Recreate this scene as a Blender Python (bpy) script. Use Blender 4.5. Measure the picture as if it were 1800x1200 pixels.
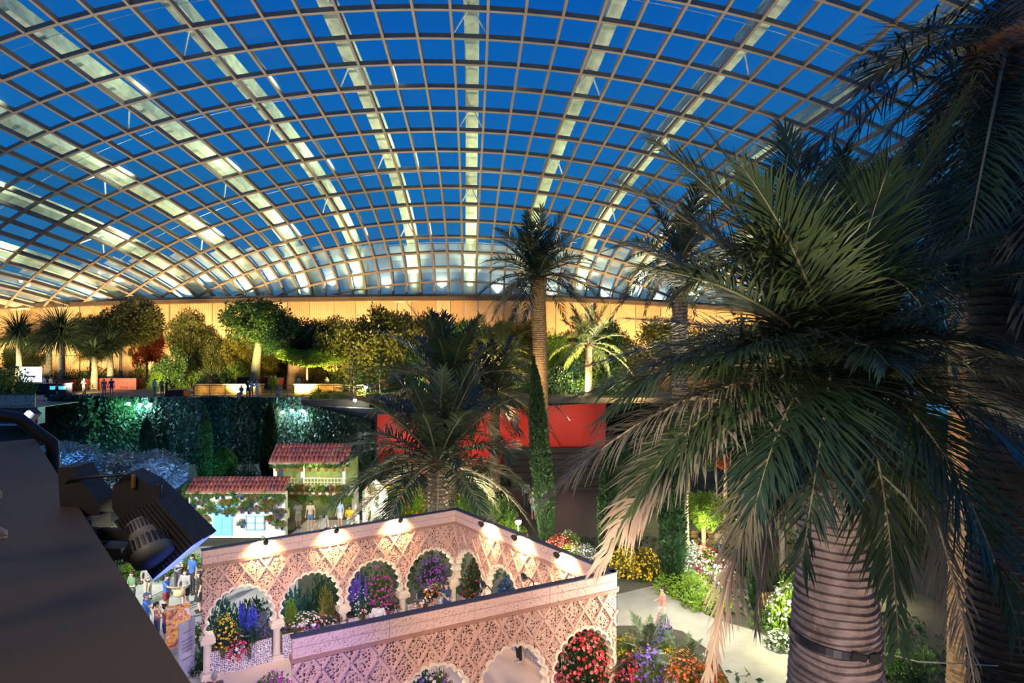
import bpy, bmesh, math, random, zlib
import numpy as np
from mathutils import Vector, Matrix, noise as mnoise
random.seed(7)
S = bpy.context.scene
for o in list(bpy.data.objects): bpy.data.objects.remove(o)
COL = S.collection
PI = math.pi
F = 1100.0            # focal length in pixels of the 1800 px wide frame
CZ = 11.0             # eye height above the flower field floor
TZ = 5.6              # height of the upper terrace

# ------------------------------------------------------------------ camera
cam = bpy.data.cameras.new('camera'); camo = bpy.data.objects.new('camera', cam); COL.objects.link(camo)
cam.sensor_width = 36.0; cam.lens = F / 1800 * 36; cam.clip_start = 0.05; cam.clip_end = 800
camo.location = (0, 0, CZ); camo.rotation_euler = (PI / 2, 0, 0); S.camera = camo
S.view_settings.view_transform = 'Standard'; S.view_settings.look = 'None'
S.view_settings.gamma = 1.0; S.view_settings.exposure = 0.18; S.view_settings.use_curve_mapping = False
try: S.cycles.max_bounces = 4; S.cycles.diffuse_bounces = 2; S.cycles.glossy_bounces = 2; S.cycles.transparent_max_bounces = 12; S.cycles.adaptive_threshold = .02; S.cycles.sample_clamp_indirect = 4.0
except Exception: pass

# ------------------------------------------------------------------ dusk sky
W = bpy.data.worlds.new('dusk'); S.world = W; W.use_nodes = True
nt = W.node_tree; N = nt.nodes; L = nt.links
for n in list(N): N.remove(n)
out = N.new('ShaderNodeOutputWorld'); bg = N.new('ShaderNodeBackground'); tc = N.new('ShaderNodeTexCoord')
sx = N.new('ShaderNodeSeparateXYZ'); cr = N.new('ShaderNodeValToRGB'); nz = N.new('ShaderNodeTexNoise'); mp = N.new('ShaderNodeMapping')
mix = N.new('ShaderNodeMixRGB'); cr2 = N.new('ShaderNodeValToRGB')
L.new(tc.outputs['Generated'], sx.inputs[0]); L.new(sx.outputs['Z'], cr.inputs[0])
cr.color_ramp.elements[0].position = 0.0; cr.color_ramp.elements[0].color = (.04, .16, .30, 1)
cr.color_ramp.elements[1].position = 0.55; cr.color_ramp.elements[1].color = (.0, .085, .42, 1)
e = cr.color_ramp.elements.new(.22); e.color = (.008, .15, .44, 1)
mp.inputs['Scale'].default_value = (1.2, 1.2, 5); L.new(tc.outputs['Generated'], mp.inputs[0]); L.new(mp.outputs[0], nz.inputs['Vector'])
nz.inputs['Scale'].default_value = 2.2; nz.inputs['Detail'].default_value = 6
cr2.color_ramp.elements[0].position = .48; cr2.color_ramp.elements[0].color = (0, 0, 0, 1); cr2.color_ramp.elements[1].position = .75; cr2.color_ramp.elements[1].color = (.55, .55, .55, 1)
L.new(nz.outputs['Fac'], cr2.inputs[0]); L.new(cr2.outputs[0], mix.inputs[0]); L.new(cr.outputs[0], mix.inputs[1]); mix.inputs[2].default_value = (.01, .10, .24, 1)
L.new(mix.outputs[0], bg.inputs[0]); bg.inputs[1].default_value = 0.98; L.new(bg.outputs[0], out.inputs[0])

# ------------------------------------------------------------------ lights
def light(kind, loc, power, col, target=None, angle=60, blend=.5, size=.15, parent=None, name=None):
    d = bpy.data.lights.new(name or kind.lower() + '_lamp', kind); d.energy = power; d.color = col
    o = bpy.data.objects.new(d.name, d); COL.objects.link(o); o.location = loc
    if kind == 'SPOT': d.spot_size = math.radians(angle); d.spot_blend = blend; d.shadow_soft_size = size
    elif kind == 'POINT': d.shadow_soft_size = size
    elif kind == 'AREA': d.shape = 'RECTANGLE'; d.size = size[0]; d.size_y = size[1]; d.spread = math.radians(angle)
    if target is not None:
        o.rotation_euler = (Vector(target) - Vector(loc)).to_track_quat('-Z', 'Y').to_euler()
    if parent is not None: o.parent = parent
    return o
def at(u, v, d): return Vector(((u - 900) / F * d, d, CZ - (v - 600) / F * d))
def gp(u, v, z=0.0): return at(u, v, (CZ - z) * F / (v - 600))

WARM = (1, .66, .32); AMB = (1, .55, .18); WHITE = (1, .93, .82); COOL = (.55, .72, 1)
# flood lamps clamped along the gallery parapet, aimed down at the pavilion and the flower field
light('SPOT', (-.72, 2.0, 10.2), 7500, (.50, .38, 1), (-5.6, 14.6, 2.6), 26, .8, .1)
light('SPOT', (.5, 1.9, 10.3), 7600, (1, .66, .48), (1.2, 18, 2), 37, .7, .3)
light('SPOT', (-9.0, 3.0, 10.4), 6000, (1, .74, .60), (-4.5, 22, 1.5), 56, .7, .3)
light('SPOT', (-19.0, 13.0, 10.2), 30000, (1, .95, .85), (-12.4, 33, .8), 40, .7, .3)
light('SPOT', (9.8, 4.5, 11.6), 9000, (1, .88, .66), (6.0, 22, 0), 60, .8, .3)
# unseen lights added near the viewer: faint light on near palms and parapet
light('SPOT', (-1.0, -2.5, 13.4), 620, (1, .84, .70), (3.4, 6.5, 10.4), 75, .8, .5)
light('POINT', (-2.4, -1.6, 13.2), 120, (1, .70, .46), size=.8)
light('SPOT', (-.6, 2.6, 9.9), 1500, (1, .84, .60), (3.2, 6.6, 12.0), 70, .9, .2)
# unseen lights added to brighten the big palm trunk
light('SPOT', (1.6, 1.6, 6.8), 420, (1, .80, .78), (3.3, 6.2, 8.0), 46, .8, .15)
light('SPOT', (6.4, 4.6, 5.6), 260, (1, .62, .30), (3.4, 6.2, 8.2), 50, .8, .15)
# wall washers along the foot of the far wall
for i in range(14):
    x = -80 + i * 9.3
    light('SPOT', (x, 83.0, TZ + 1.6), 13000, (1, .60, .22), (x + .5, 90, 14.0), 120, .9, .25)
# uplights for the terrace trees
for (u, d, p, c) in [(200, 70, 2600, (1, .78, .35)), (330, 71, 2800, (1, .8, .38)), (460, 70, 3000, (1, .75, .3)), (560, 70, 3000, (1, .75, .28)),
                     (660, 66, 3000, (1, .78, .3)), (760, 68, 2600, (1, .74, .26)), (880, 66, 2600, (1, .78, .3)), (1010, 66, 2600, (1, .8, .35)),
                     (60, 72, 2200, (1, .85, .45)), (1100, 62, 2000, (1, .75, .3)), (1250, 62, 2000, (1, .75, .3))]:
    x = (u - 900) / F * d
    light('SPOT', (x, d - 7, TZ + .5), p * 4.8, c, (x, d + 2, TZ + 6), 100, .8, .3)
# unseen uplights added in place of bounce light on the roof beams
for (x, y, z, p) in [(-44, 62, 7, 34000), (-18, 60, 7, 34000), (10, 58, 7, 30000), (-30, 30, 1, 20000), (24, 44, 6, 20000)]:
    light('SPOT', (x, y, z), p * .75, (1, .84, .64), (x * .7, y - 6, 45), 120, .9, .8)
# ------------------------------------------------------------------ materials
MATS = {}
def mat(name, c1, c2=None, rough=.6, scale=4.0, metal=0.0, bump=0.0, bscale=None, emit=None, estr=0.0, trans=0.0, coat=0.0, detail=4, rnd=0.0, spec=.5):
    if name in MATS: return MATS[name]
    m = bpy.data.materials.new(name); m.use_nodes = True; MATS[name] = m
    nt = m.node_tree; N = nt.nodes; L = nt.links; b = N['Principled BSDF']; o = N['Material Output']
    b.inputs['Roughness'].default_value = rough; b.inputs['Metallic'].default_value = metal; b.inputs['Specular IOR Level'].default_value = spec
    if coat: b.inputs['Coat Weight'].default_value = coat
    c2 = c2 or tuple(x * .82 for x in c1)
    tcn = N.new('ShaderNodeTexCoord'); nz = N.new('ShaderNodeTexNoise'); nz.inputs['Scale'].default_value = scale; nz.inputs['Detail'].default_value = detail
    L.new(tcn.outputs['Object'], nz.inputs['Vector'])
    r = N.new('ShaderNodeValToRGB'); r.color_ramp.elements[0].position = .35; r.color_ramp.elements[1].position = .65
    r.color_ramp.elements[0].color = (*c2, 1); r.color_ramp.elements[1].color = (*c1, 1)
    L.new(nz.outputs['Fac'], r.inputs[0]); col = r.outputs[0]
    if rnd:
        oi = N.new('ShaderNodeObjectInfo'); mr = N.new('ShaderNodeMapRange'); mr.inputs[3].default_value = 1 - rnd; mr.inputs[4].default_value = 1 + rnd
        L.new(oi.outputs['Random'], mr.inputs[0]); h = N.new('ShaderNodeHueSaturation'); L.new(mr.outputs[0], h.inputs['Value']); L.new(col, h.inputs['Color']); col = h.outputs[0]
    L.new(col, b.inputs['Base Color'])
    if bump:
        n2 = N.new('ShaderNodeTexNoise'); n2.inputs['Scale'].default_value = bscale or scale * 4; n2.inputs['Detail'].default_value = 5; L.new(tcn.outputs['Object'], n2.inputs['Vector'])
        bp = N.new('ShaderNodeBump'); bp.inputs['Strength'].default_value = bump; bp.inputs['Distance'].default_value = .05
        L.new(n2.outputs['Fac'], bp.inputs['Height']); L.new(bp.outputs[0], b.inputs['Normal'])
    if emit: b.inputs['Emission Color'].default_value = (*emit, 1); b.inputs['Emission Strength'].default_value = estr
    if trans:
        t = N.new('ShaderNodeBsdfTranslucent'); L.new(col, t.inputs[0]); mx = N.new('ShaderNodeMixShader'); mx.inputs[0].default_value = trans
        L.new(b.outputs[0], mx.inputs[1]); L.new(t.outputs[0], mx.inputs[2]); L.new(mx.outputs[0], o.inputs[0])
    return m
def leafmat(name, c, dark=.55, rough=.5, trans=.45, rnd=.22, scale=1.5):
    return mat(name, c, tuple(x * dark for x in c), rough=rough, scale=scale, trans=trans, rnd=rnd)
def glass_mat():
    m = bpy.data.materials.new('pane_glass'); m.use_nodes = True; nt = m.node_tree; N = nt.nodes; L = nt.links
    N.remove(N['Principled BSDF']); o = N['Material Output']
    t = N.new('ShaderNodeBsdfTransparent'); t.inputs[0].default_value = (.90, .95, .95, 1)
    g = N.new('ShaderNodeBsdfGlossy'); g.inputs['Roughness'].default_value = .015
    fr = N.new('ShaderNodeFresnel'); fr.inputs[0].default_value = 1.45; mx = N.new('ShaderNodeMixShader')
    L.new(fr.outputs[0], mx.inputs[0]); L.new(t.outputs[0], mx.inputs[1]); L.new(g.outputs[0], mx.inputs[2]); L.new(mx.outputs[0], o.inputs[0])
    return m
GLASS = glass_mat()
def pitted(name, base, pit, scale, thr, base2=None, depth=.6):
    """carved plaster: pale stucco with small perforations, their shade painted as dark dots, between rosettes"""
    m = bpy.data.materials.new(name); m.use_nodes = True; nt = m.node_tree; N = nt.nodes; L = nt.links; b = N['Principled BSDF']; b.inputs['Roughness'].default_value = .75
    tcn = N.new('ShaderNodeTexCoord'); v = N.new('ShaderNodeTexVoronoi'); v.inputs['Scale'].default_value = scale; L.new(tcn.outputs['Object'], v.inputs['Vector'])
    v.inputs['Randomness'].default_value = .75
    v2 = N.new('ShaderNodeTexVoronoi'); v2.inputs['Scale'].default_value = scale * .32; L.new(tcn.outputs['Object'], v2.inputs['Vector']); v2.inputs['Randomness'].default_value = .4
    w = N.new('ShaderNodeMath'); w.operation = 'SINE'; ml = N.new('ShaderNodeMath'); ml.operation = 'MULTIPLY'; ml.inputs[1].default_value = 16.0
    L.new(v2.outputs['Distance'], ml.inputs[0]); L.new(ml.outputs[0], w.inputs[0])
    ad = N.new('ShaderNodeMath'); ad.operation = 'MULTIPLY_ADD'; ad.inputs[1].default_value = .07; L.new(w.outputs[0], ad.inputs[0]); L.new(v.outputs['Distance'], ad.inputs[2])
    r = N.new('ShaderNodeValToRGB'); r.color_ramp.elements[0].position = thr; r.color_ramp.elements[1].position = thr + .10
    r.color_ramp.elements[0].color = (*pit, 1); r.color_ramp.elements[1].color = (*base, 1)  # pit colour paints the shade inside each perforation
    if base2: e = r.color_ramp.elements.new(thr + .32); e.color = (*base2, 1)
    L.new(ad.outputs[0], r.inputs[0]); L.new(r.outputs[0], b.inputs['Base Color'])
    bp = N.new('ShaderNodeBump'); bp.inputs['Strength'].default_value = depth; bp.inputs['Distance'].default_value = .06; L.new(ad.outputs[0], bp.inputs['Height']); L.new(bp.outputs[0], b.inputs['Normal'])
    MATS[name] = m; return m
def mosaic_mat():
    """glazed geometric tile: white ground with blue, black and ochre star shapes"""
    m = bpy.data.materials.new('star_mosaic'); m.use_nodes = True; nt = m.node_tree; N = nt.nodes; L = nt.links; b = N['Principled BSDF']; b.inputs['Roughness'].default_value = .3
    tcn = N.new('ShaderNodeTexCoord'); v = N.new('ShaderNodeTexVoronoi'); v.inputs['Scale'].default_value = 17; v.inputs['Randomness'].default_value = .55; L.new(tcn.outputs['Object'], v.inputs['Vector'])
    r = N.new('ShaderNodeValToRGB'); r.color_ramp.interpolation = 'CONSTANT'; cols = [(0, (.02, .05, .28)), (.22, (.30, .12, .03)), (.34, (.03, .03, .05)), (.5, (.03, .10, .4)), (.72, (.02, .02, .06))]
    r.color_ramp.elements[0].color = (*cols[0][1], 1); r.color_ramp.elements[1].position = .95
    for p, c in cols[1:]: e = r.color_ramp.elements.new(p); e.color = (*c, 1)
    sp = N.new('ShaderNodeSeparateColor'); L.new(v.outputs['Color'], sp.inputs[0]); L.new(sp.outputs[0], r.inputs[0])
    st = N.new('ShaderNodeMath'); st.operation = 'LESS_THAN'; st.inputs[1].default_value = .36; L.new(v.outputs['Distance'], st.inputs[0])
    mx = N.new('ShaderNodeMixRGB'); L.new(st.outputs[0], mx.inputs[0]); mx.inputs[1].default_value = (.72, .66, .62, 1); L.new(r.outputs[0], mx.inputs[2]); L.new(mx.outputs[0], b.inputs['Base Color'])
    return m
# ------------------------------------------------------------------ mesh helpers
def npmesh(name, v, f, smooth=False):
    v = np.asarray(v, np.float32); f = np.asarray(f, np.int32); k = f.shape[1]
    me = bpy.data.meshes.new(name); me.vertices.add(len(v)); me.vertices.foreach_set('co', v.ravel())
    me.loops.add(f.size); me.loops.foreach_set('vertex_index', f.ravel()); me.polygons.add(len(f)); me.polygons.foreach_set('loop_start', np.arange(len(f), dtype=np.int32) * k)
    me.update(calc_edges=True); me.materials.append(None)
    if smooth: me.polygons.foreach_set('use_smooth', np.ones(len(f), bool))
    return me
class MB:
    def __init__(s): s.v = []; s.f = []
    def add(s, vs, fs):
        n = len(s.v); s.v += [tuple(p) for p in vs]; s.f += [tuple(i + n for i in f) for f in fs]; return s
    def box(s, c, d, R=None):
        x, y, z = (q / 2 for q in d); c = Vector(c); P = [Vector(p) for p in ((-x, -y, -z), (x, -y, -z), (x, y, -z), (-x, y, -z), (-x, -y, z), (x, -y, z), (x, y, z), (-x, y, z))]
        if R is not None: P = [R @ p for p in P]
        return s.add([p + c for p in P], [(0, 3, 2, 1), (4, 5, 6, 7), (0, 1, 5, 4), (1, 2, 6, 5), (2, 3, 7, 6), (3, 0, 4, 7)])
    def tube(s, pts, rad, seg=8, caps=True):
        pts = [Vector(p) for p in pts]; n = len(pts); rad = rad if hasattr(rad, '__len__') else [rad] * n
        vs = []; fs = []; ref = None
        for i, p in enumerate(pts):
            t = (pts[min(i + 1, n - 1)] - pts[max(i - 1, 0)]).normalized()
            a = t.cross(Vector((0, 0, 1))) if ref is None else ref - t * ref.dot(t)
            if a.length < 1e-4: a = t.cross(Vector((1, 0, 0)))
            a.normalize(); ref = a; b = t.cross(a)
            vs += [p + (a * math.cos(2 * PI * k / seg) + b * math.sin(2 * PI * k / seg)) * rad[i] for k in range(seg)]
        for i in range(n - 1):
            fs += [(i * seg + k, i * seg + (k + 1) % seg, (i + 1) * seg + (k + 1) % seg, (i + 1) * seg + k) for k in range(seg)]
        if caps: fs += [tuple(range(seg))[::-1], tuple((n - 1) * seg + k for k in range(seg))]
        return s.add(vs, fs)
    def lathe(s, prof, c=(0, 0, 0), seg=16, R=None):
        c = Vector(c); vs = []; fs = []; n = len(prof)
        for r, z in prof:
            for k in range(seg):
                p = Vector((r * math.cos(2 * PI * k / seg), r * math.sin(2 * PI * k / seg), z)); vs.append((R @ p if R is not None else p) + c)
        for i in range(n - 1): fs += [(i * seg + k, i * seg + (k + 1) % seg, (i + 1) * seg + (k + 1) % seg, (i + 1) * seg + k) for k in range(seg)]
        fs += [tuple(range(seg))[::-1], tuple((n - 1) * seg + k for k in range(seg))]
        return s.add(vs, fs)
    def prism(s, poly, z0, z1, M=None):
        n = len(poly); vs = [Vector((x, y, z0)) for x, y in poly] + [Vector((x, y, z1)) for x, y in poly]
        if M is not None: vs = [M @ p for p in vs]
        return s.add(vs, [tuple(range(n))[::-1], tuple(range(n, 2 * n))] + [(i, (i + 1) % n, n + (i + 1) % n, n + i) for i in range(n)])
    def mesh(s, name='m', smooth=False):
        me = bpy.data.meshes.new(name); me.from_pydata([tuple(p) for p in s.v], [], s.f); me.update(); me.materials.append(None)
        if smooth: me.polygons.foreach_set('use_smooth', np.ones(len(me.polygons), bool))
        return me
    def ob(s, name, m, parent=None, smooth=False, **k): return ob(name, s.mesh(name, smooth), m, parent, **k)
def ob(name, me, m=None, parent=None, loc=None, rot=None, scale=None):
    o = bpy.data.objects.new(name, me); COL.objects.link(o)
    if parent is not None: o.parent = parent
    if loc is not None: o.location = loc
    if rot is not None: o.rotation_euler = rot
    if scale is not None: o.scale = scale if hasattr(scale, '__len__') else (scale,) * 3
    if m is not None and me is not None and len(o.material_slots): o.material_slots[0].link = 'OBJECT'; o.material_slots[0].material = m
    return o
LABELS = {}
def tag(o, label, cat, group=None, kind=None):
    o['label'] = label; o['category'] = cat
    if group: o['group'] = group
    if kind: o['kind'] = kind
    return o
def thing(name, label, cat, loc=(0, 0, 0), rotz=0.0, group=None):
    o = bpy.data.objects.new(name, None); COL.objects.link(o); o.location = loc; o.rotation_euler = (0, 0, rotz); o.empty_display_size = .1
    return tag(o, label, cat, group)
def struct(o, label=None, cat=None):
    o['kind'] = 'structure'
    if label: o['label'] = label
    if cat: o['category'] = cat
    return o
def rot_to(d):  # matrix whose Z looks along d
    return Vector(d).to_track_quat('Z', 'Y').to_matrix()
rng = np.random.default_rng(5)
def leafmesh(name, C, D, size, aspect=.45, updir=None, seed=0):
    """one rhombic, slightly folded leaf at each point C, growing along D"""
    r = np.random.default_rng(seed); n = len(C)
    D = D / (np.linalg.norm(D, axis=1, keepdims=True) + 1e-9)
    q = r.normal(size=(n, 3)); Sd = np.cross(D, q); Sd /= (np.linalg.norm(Sd, axis=1, keepdims=True) + 1e-9); Nn = np.cross(D, Sd)
    s = (size * (0.65 + .7 * r.random(n)))[:, None]
    a = C - D * s * .5; t = C + D * s * .5; l = C + Sd * s * aspect * .5 + Nn * s * .08; k = C - Sd * s * aspect * .5 + Nn * s * .08
    V = np.stack([a, l, t, k], 1).reshape(-1, 3); return npmesh(name, V, np.arange(4 * n).reshape(n, 4))
def cloud(name, n, seed, size=.07, clumps=26, spread=.2, hemi=False, aspect=.5, out=.7, shell=.55):
    """a unit crown of leaves gathered in clumps"""
    r = np.random.default_rng(seed)
    d = r.normal(size=(clumps, 3)); d /= np.linalg.norm(d, axis=1, keepdims=True)
    if hemi: d[:, 2] = np.abs(d[:, 2])
    cc = d * (shell + (.88 - shell) * r.random(clumps))[:, None]
    i = r.integers(0, clumps, n); g = r.normal(size=(n, 3)) * spread * (.6 + .8 * r.random(clumps))[i][:, None]
    C = cc[i] + g; ln = np.linalg.norm(C, axis=1); C *= np.where(ln > 1.02, 1.02 / ln, 1)[:, None]
    if hemi: C[:, 2] = np.abs(C[:, 2])
    D = C * out + g * 2 + r.normal(size=(n, 3)) * .6
    return leafmesh(name, C, D, size, aspect, seed=seed + 1)
CR = [cloud('crown', 3600, 10 + k, .125, 30, .17) for k in range(4)]
CRB = [cloud('crown', 3200, 30 + k, .12, 22, .2) for k in range(3)]
BUSH = [cloud('foliage', 900, 50 + k, .17, 24, .2, hemi=True) for k in range(4)]
BUSHF = [cloud('foliage', 2200, 60 + k, .10, 40, .16, hemi=True) for k in range(3)]
def blossoms(name, n, seed, size=.11, petals=5, sc=(1, 1, 1)):
    r = np.random.default_rng(seed); d = r.normal(size=(n, 3)); d /= np.linalg.norm(d, axis=1, keepdims=True)
    d[:, 2] = np.abs(d[:, 2]); C = d * (.82 + .22 * r.random(n))[:, None] * np.array(sc)
    V = []; Fc = []
    for c, nn in zip(C, d + r.normal(size=(n, 3)) * .25 + np.array([0, -.25, .25])):
        nn = nn / np.linalg.norm(nn); a = np.cross(nn, [.3, .5, .81]); a /= np.linalg.norm(a); b = np.cross(nn, a); s = size * (.6 + .8 * r.random()); o = len(V)
        V.append(c - nn * s * .18)
        for k in range(2 * petals):
            t = PI * k / petals; rr = s * (.55 if k % 2 else .30); V.append(c + (a * math.cos(t) + b * math.sin(t)) * rr + nn * s * (.12 if k % 2 else .05))
        Fc += [(o, o + 1 + k, o + 1 + (k + 1) % (2 * petals)) for k in range(2 * petals)]
    return npmesh(name, V, Fc)
BLO = [blossoms('blossom', 80, 80 + k, .14) for k in range(3)]
BLOD = [blossoms('blossom', 190, 90 + k, .135) for k in range(3)]
def spire_mesh(seed):
    """one upright flower spire (delphinium)"""
    r = np.random.default_rng(seed); h = np.repeat(np.linspace(0, 1, 30), 3); C = np.stack([r.normal(size=90) * .030 * (1.15 - h), r.normal(size=90) * .030 * (1.15 - h), h * .75], 1); return leafmesh('flower_spire', C, r.normal(size=C.shape), .075, .9, seed=seed)
SPK = [spire_mesh(100 + k) for k in range(2)]
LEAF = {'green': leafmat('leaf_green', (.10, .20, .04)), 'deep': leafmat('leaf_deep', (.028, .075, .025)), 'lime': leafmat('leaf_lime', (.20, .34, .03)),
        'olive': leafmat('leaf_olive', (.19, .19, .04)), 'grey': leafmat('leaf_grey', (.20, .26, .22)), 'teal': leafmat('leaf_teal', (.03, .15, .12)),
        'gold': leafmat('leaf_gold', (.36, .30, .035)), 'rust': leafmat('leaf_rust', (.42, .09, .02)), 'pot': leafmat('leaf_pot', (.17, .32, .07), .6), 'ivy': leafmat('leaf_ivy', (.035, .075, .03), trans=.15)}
FLO = {k: mat('petal_' + k, c, tuple(x * .7 for x in c), rough=.55, trans=.25) for k, c in dict(red=(.65, .02, .03), pink=(.75, .12, .30), magenta=(.60, .05, .50), purple=(.34, .06, .60), blue=(.06, .10, .70),
        white=(.85, .82, .80), yellow=(.90, .62, .02), orange=(.85, .20, .02), violet=(.20, .12, .65), coral=(.85, .22, .20)).items()}
BARK = mat('bark_brown', (.16, .11, .07), (.07, .05, .035), .85, 6, bump=.5); BARKP = mat('bark_pale', (.36, .30, .22), (.20, .16, .11), .8, 5, bump=.4)
def tree(label, base, h, crown, leaf, cat='tree', name='leafy_tree', group=None, trunk_r=.16, blobs=1, mesh=None, bark=None, spread=.55, trunkh=None, lean=0.0, branches=4, seed=0):
    """trunk with branches and a crown; crown=(rx, ry, rz)"""
    r = random.Random(seed); t = thing(name, label, cat, base, r.random() * 6, group)
    rx, ry, rz = crown; zc = h - rz; th = trunkh or max(zc, .4 * h)
    m = MB(); top = Vector((lean, 0, th)); m.tube([(0, 0, -.05), (lean * .3, 0, th * .4), top], [trunk_r * 1.25, trunk_r, trunk_r * .7], 9)
    m.ob('trunk', bark or BARK, t, True)
    for b in range(branches):
        a = 2 * PI * (b + r.random() * .5) / branches; e = Vector((math.cos(a) * rx * .62, math.sin(a) * ry * .62, zc + rz * r.uniform(-.1, .45)))
        st = Vector((lean * .7, 0, th * r.uniform(.66, .95))); mid = st.lerp(e, .5) + Vector((0, 0, .08 * rz)); m2 = MB(); m2.tube([st, mid, e], [trunk_r * .5, trunk_r * .33, trunk_r * .14], 6)
        m2.ob('branch', bark or BARK, t, True)
    pool = mesh or CR
    for b in range(blobs):
        if blobs == 1: off = Vector((lean, 0, zc)); sc = crown
        else:
            a = 2 * PI * (b + .4 * r.random()) / blobs; k = spread if b else 0
            off = Vector((lean + math.cos(a) * rx * k, math.sin(a) * ry * k, zc + rz * r.uniform(-.35, .35) * (1 if b else 0))); q = r.uniform(.55, .72); sc = (rx * q, ry * q, rz * q)
        ob('foliage', pool[r.randrange(len(pool))], leaf, t, off, (0, 0, r.random() * 6.28), sc)
    return t
def shrub(label, base, size, leaf, flower=None, cat='shrub', name='leafy_shrub', group=None, dense=False, mesh=None, spire=None, seed=None, sphere=False):
    r = random.Random(seed if seed is not None else zlib.crc32(label.encode()) % 9999); t = thing(name, label, cat, base, r.random() * 6.28, group); s = size if hasattr(size, '__len__') else (size, size, size)
    pool = mesh or (BUSHF if s[0] > 1.1 else BUSH)
    ob('foliage', pool[r.randrange(len(pool))], leaf, t, (0, 0, 0), None, s)
    fl = flower if isinstance(flower, (list, tuple)) else ([flower] if flower else [])
    for k, f in enumerate(fl):
        n_ = int((150 if dense else 70) * max(1, min(2.2, s[2] / s[0])) / (1 + .3 * (len(fl) - 1))); fs = min(.17, max(.055, (.15 if dense else .14) * (s[0] + s[1]) / 2))
        ob('blossom', blossoms('blossom', n_, r.randrange(9999), fs, sc=tuple(q * 1.06 for q in s)), FLO[f], t)
    for k in range(10 if spire else 0):
        a = r.random() * 6.28; q = .75 * math.sqrt(r.random()); ob('flower_spire', SPK[k % 2], FLO[spire], t, (s[0] * q * math.cos(a), s[1] * q * math.sin(a), s[2] * r.uniform(.5, .8)), None, (s[2] * 1.1, s[2] * 1.1, s[2] * r.uniform(.9, 1.3)))
    return t
# ------------------------------------------------------------------ people: shared body and clothing meshes
def V3(*a): return Vector(a)
def capsule_mesh(caps, voxel, name, smooth=4):
    bm = bmesh.new()
    for (a, ra, b, rb) in caps:
        vs = []
        for c, r in ((a, ra), (b, rb)):
            rr = r if hasattr(r, '__len__') else (r, r, r)
            for i in range(7):
                th = PI * i / 6
                for k in range(10 if 0 < i < 6 else 1):
                    ph = 2 * PI * k / 10; vs.append(bm.verts.new(Vector(c) + Vector((rr[0] * math.sin(th) * math.cos(ph), rr[1] * math.sin(th) * math.sin(ph), rr[2] * math.cos(th)))))
        res = bmesh.ops.convex_hull(bm, input=vs); bmesh.ops.delete(bm, geom=list({g for g in res['geom_interior'] + res['geom_unused'] if isinstance(g, bmesh.types.BMVert) and g.is_valid}), context='VERTS')
    me = bpy.data.meshes.new(name); bm.to_mesh(me); bm.free(); o = bpy.data.objects.new('tmp', me); COL.objects.link(o)
    md = o.modifiers.new('r', 'REMESH'); md.mode = 'VOXEL'; md.voxel_size = voxel; md.adaptivity = .004
    sm = o.modifiers.new('s', 'SMOOTH'); sm.iterations = smooth; sm.factor = .5
    dg = bpy.context.evaluated_depsgraph_get(); out = bpy.data.meshes.new_from_object(o.evaluated_get(dg)); bpy.data.objects.remove(o); out.name = name
    out.materials.clear(); out.materials.append(None); out.polygons.foreach_set('use_smooth', np.ones(len(out.polygons), bool)); return out
ARM = {  # (elbow, hand) for the +x arm and the -x arm; x mirrored for the second
    'stand': ((.25, -.02, 1.12), (.27, .06, .86)), 'fold': ((.26, .04, 1.13), (.06, .24, 1.14)), 'phone': ((.23, .14, 1.12), (.08, .32, 1.36)), 'reach': ((.24, .22, 1.24), (.18, .48, 1.20)),
    'carry': ((.25, .08, 1.12), (.10, .30, 1.06)), 'push': ((.22, .25, 1.32), (.17, .55, 1.34))}
def skeleton(pose):
    legs, arms = {'stand': ('stand', ('stand', 'stand')), 'fold': ('stand', ('fold', 'fold')), 'phone': ('stand', ('phone', 'phone')), 'reach': ('stand', ('reach', 'stand')), 'walk': ('walk', ('fold', 'stand')),
                  'sit': ('sit', ('carry', 'carry')), 'carry': ('stand', ('carry', 'carry')), 'push': ('stand', ('push', 'push'))}[pose]
    dz = -.45 if legs == 'sit' else 0; K = {}
    K['hip'] = [V3(s * .09, 0, .92 + dz) for s in (1, -1)]
    if legs == 'stand': K['knee'] = [V3(s * .10, .015, .50) for s in (1, -1)]; K['ank'] = [V3(s * .11, -.02, .08) for s in (1, -1)]
    elif legs == 'walk': K['knee'] = [V3(.09, .16, .52), V3(-.09, -.02, .49)]; K['ank'] = [V3(.09, .22, .09), V3(-.09, -.28, .16)]
    else: K['knee'] = [V3(s * .11, .42, .48) for s in (1, -1)]; K['ank'] = [V3(s * .12, .42, .08) for s in (1, -1)]
    K['sh'] = [V3(s * .175, 0, 1.40 + dz) for s in (1, -1)]; K['elb'] = []; K['hand'] = []
    for s, a in zip((1, -1), arms): e, h = ARM[a]; K['elb'].append(V3(e[0] * s, e[1], e[2] + dz)); K['hand'].append(V3(h[0] * s, h[1], h[2] + dz))
    K['dz'] = dz; return K
def torso(K, g=0.0):
    d = K['dz']; return [(V3(0, 0, .93 + d), (.155 + g, .105 + g, .09 + g), V3(0, 0, 1.10 + d), (.125 + g, .09 + g, .08 + g)), (V3(0, 0, 1.10 + d), (.125 + g, .09 + g, .08 + g), V3(0, 0, 1.32 + d), (.155 + g, .105 + g, .09 + g)), (V3(.13, 0, 1.375 + d), .058 + g, V3(-.13, 0, 1.375 + d), .058 + g)]
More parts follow.
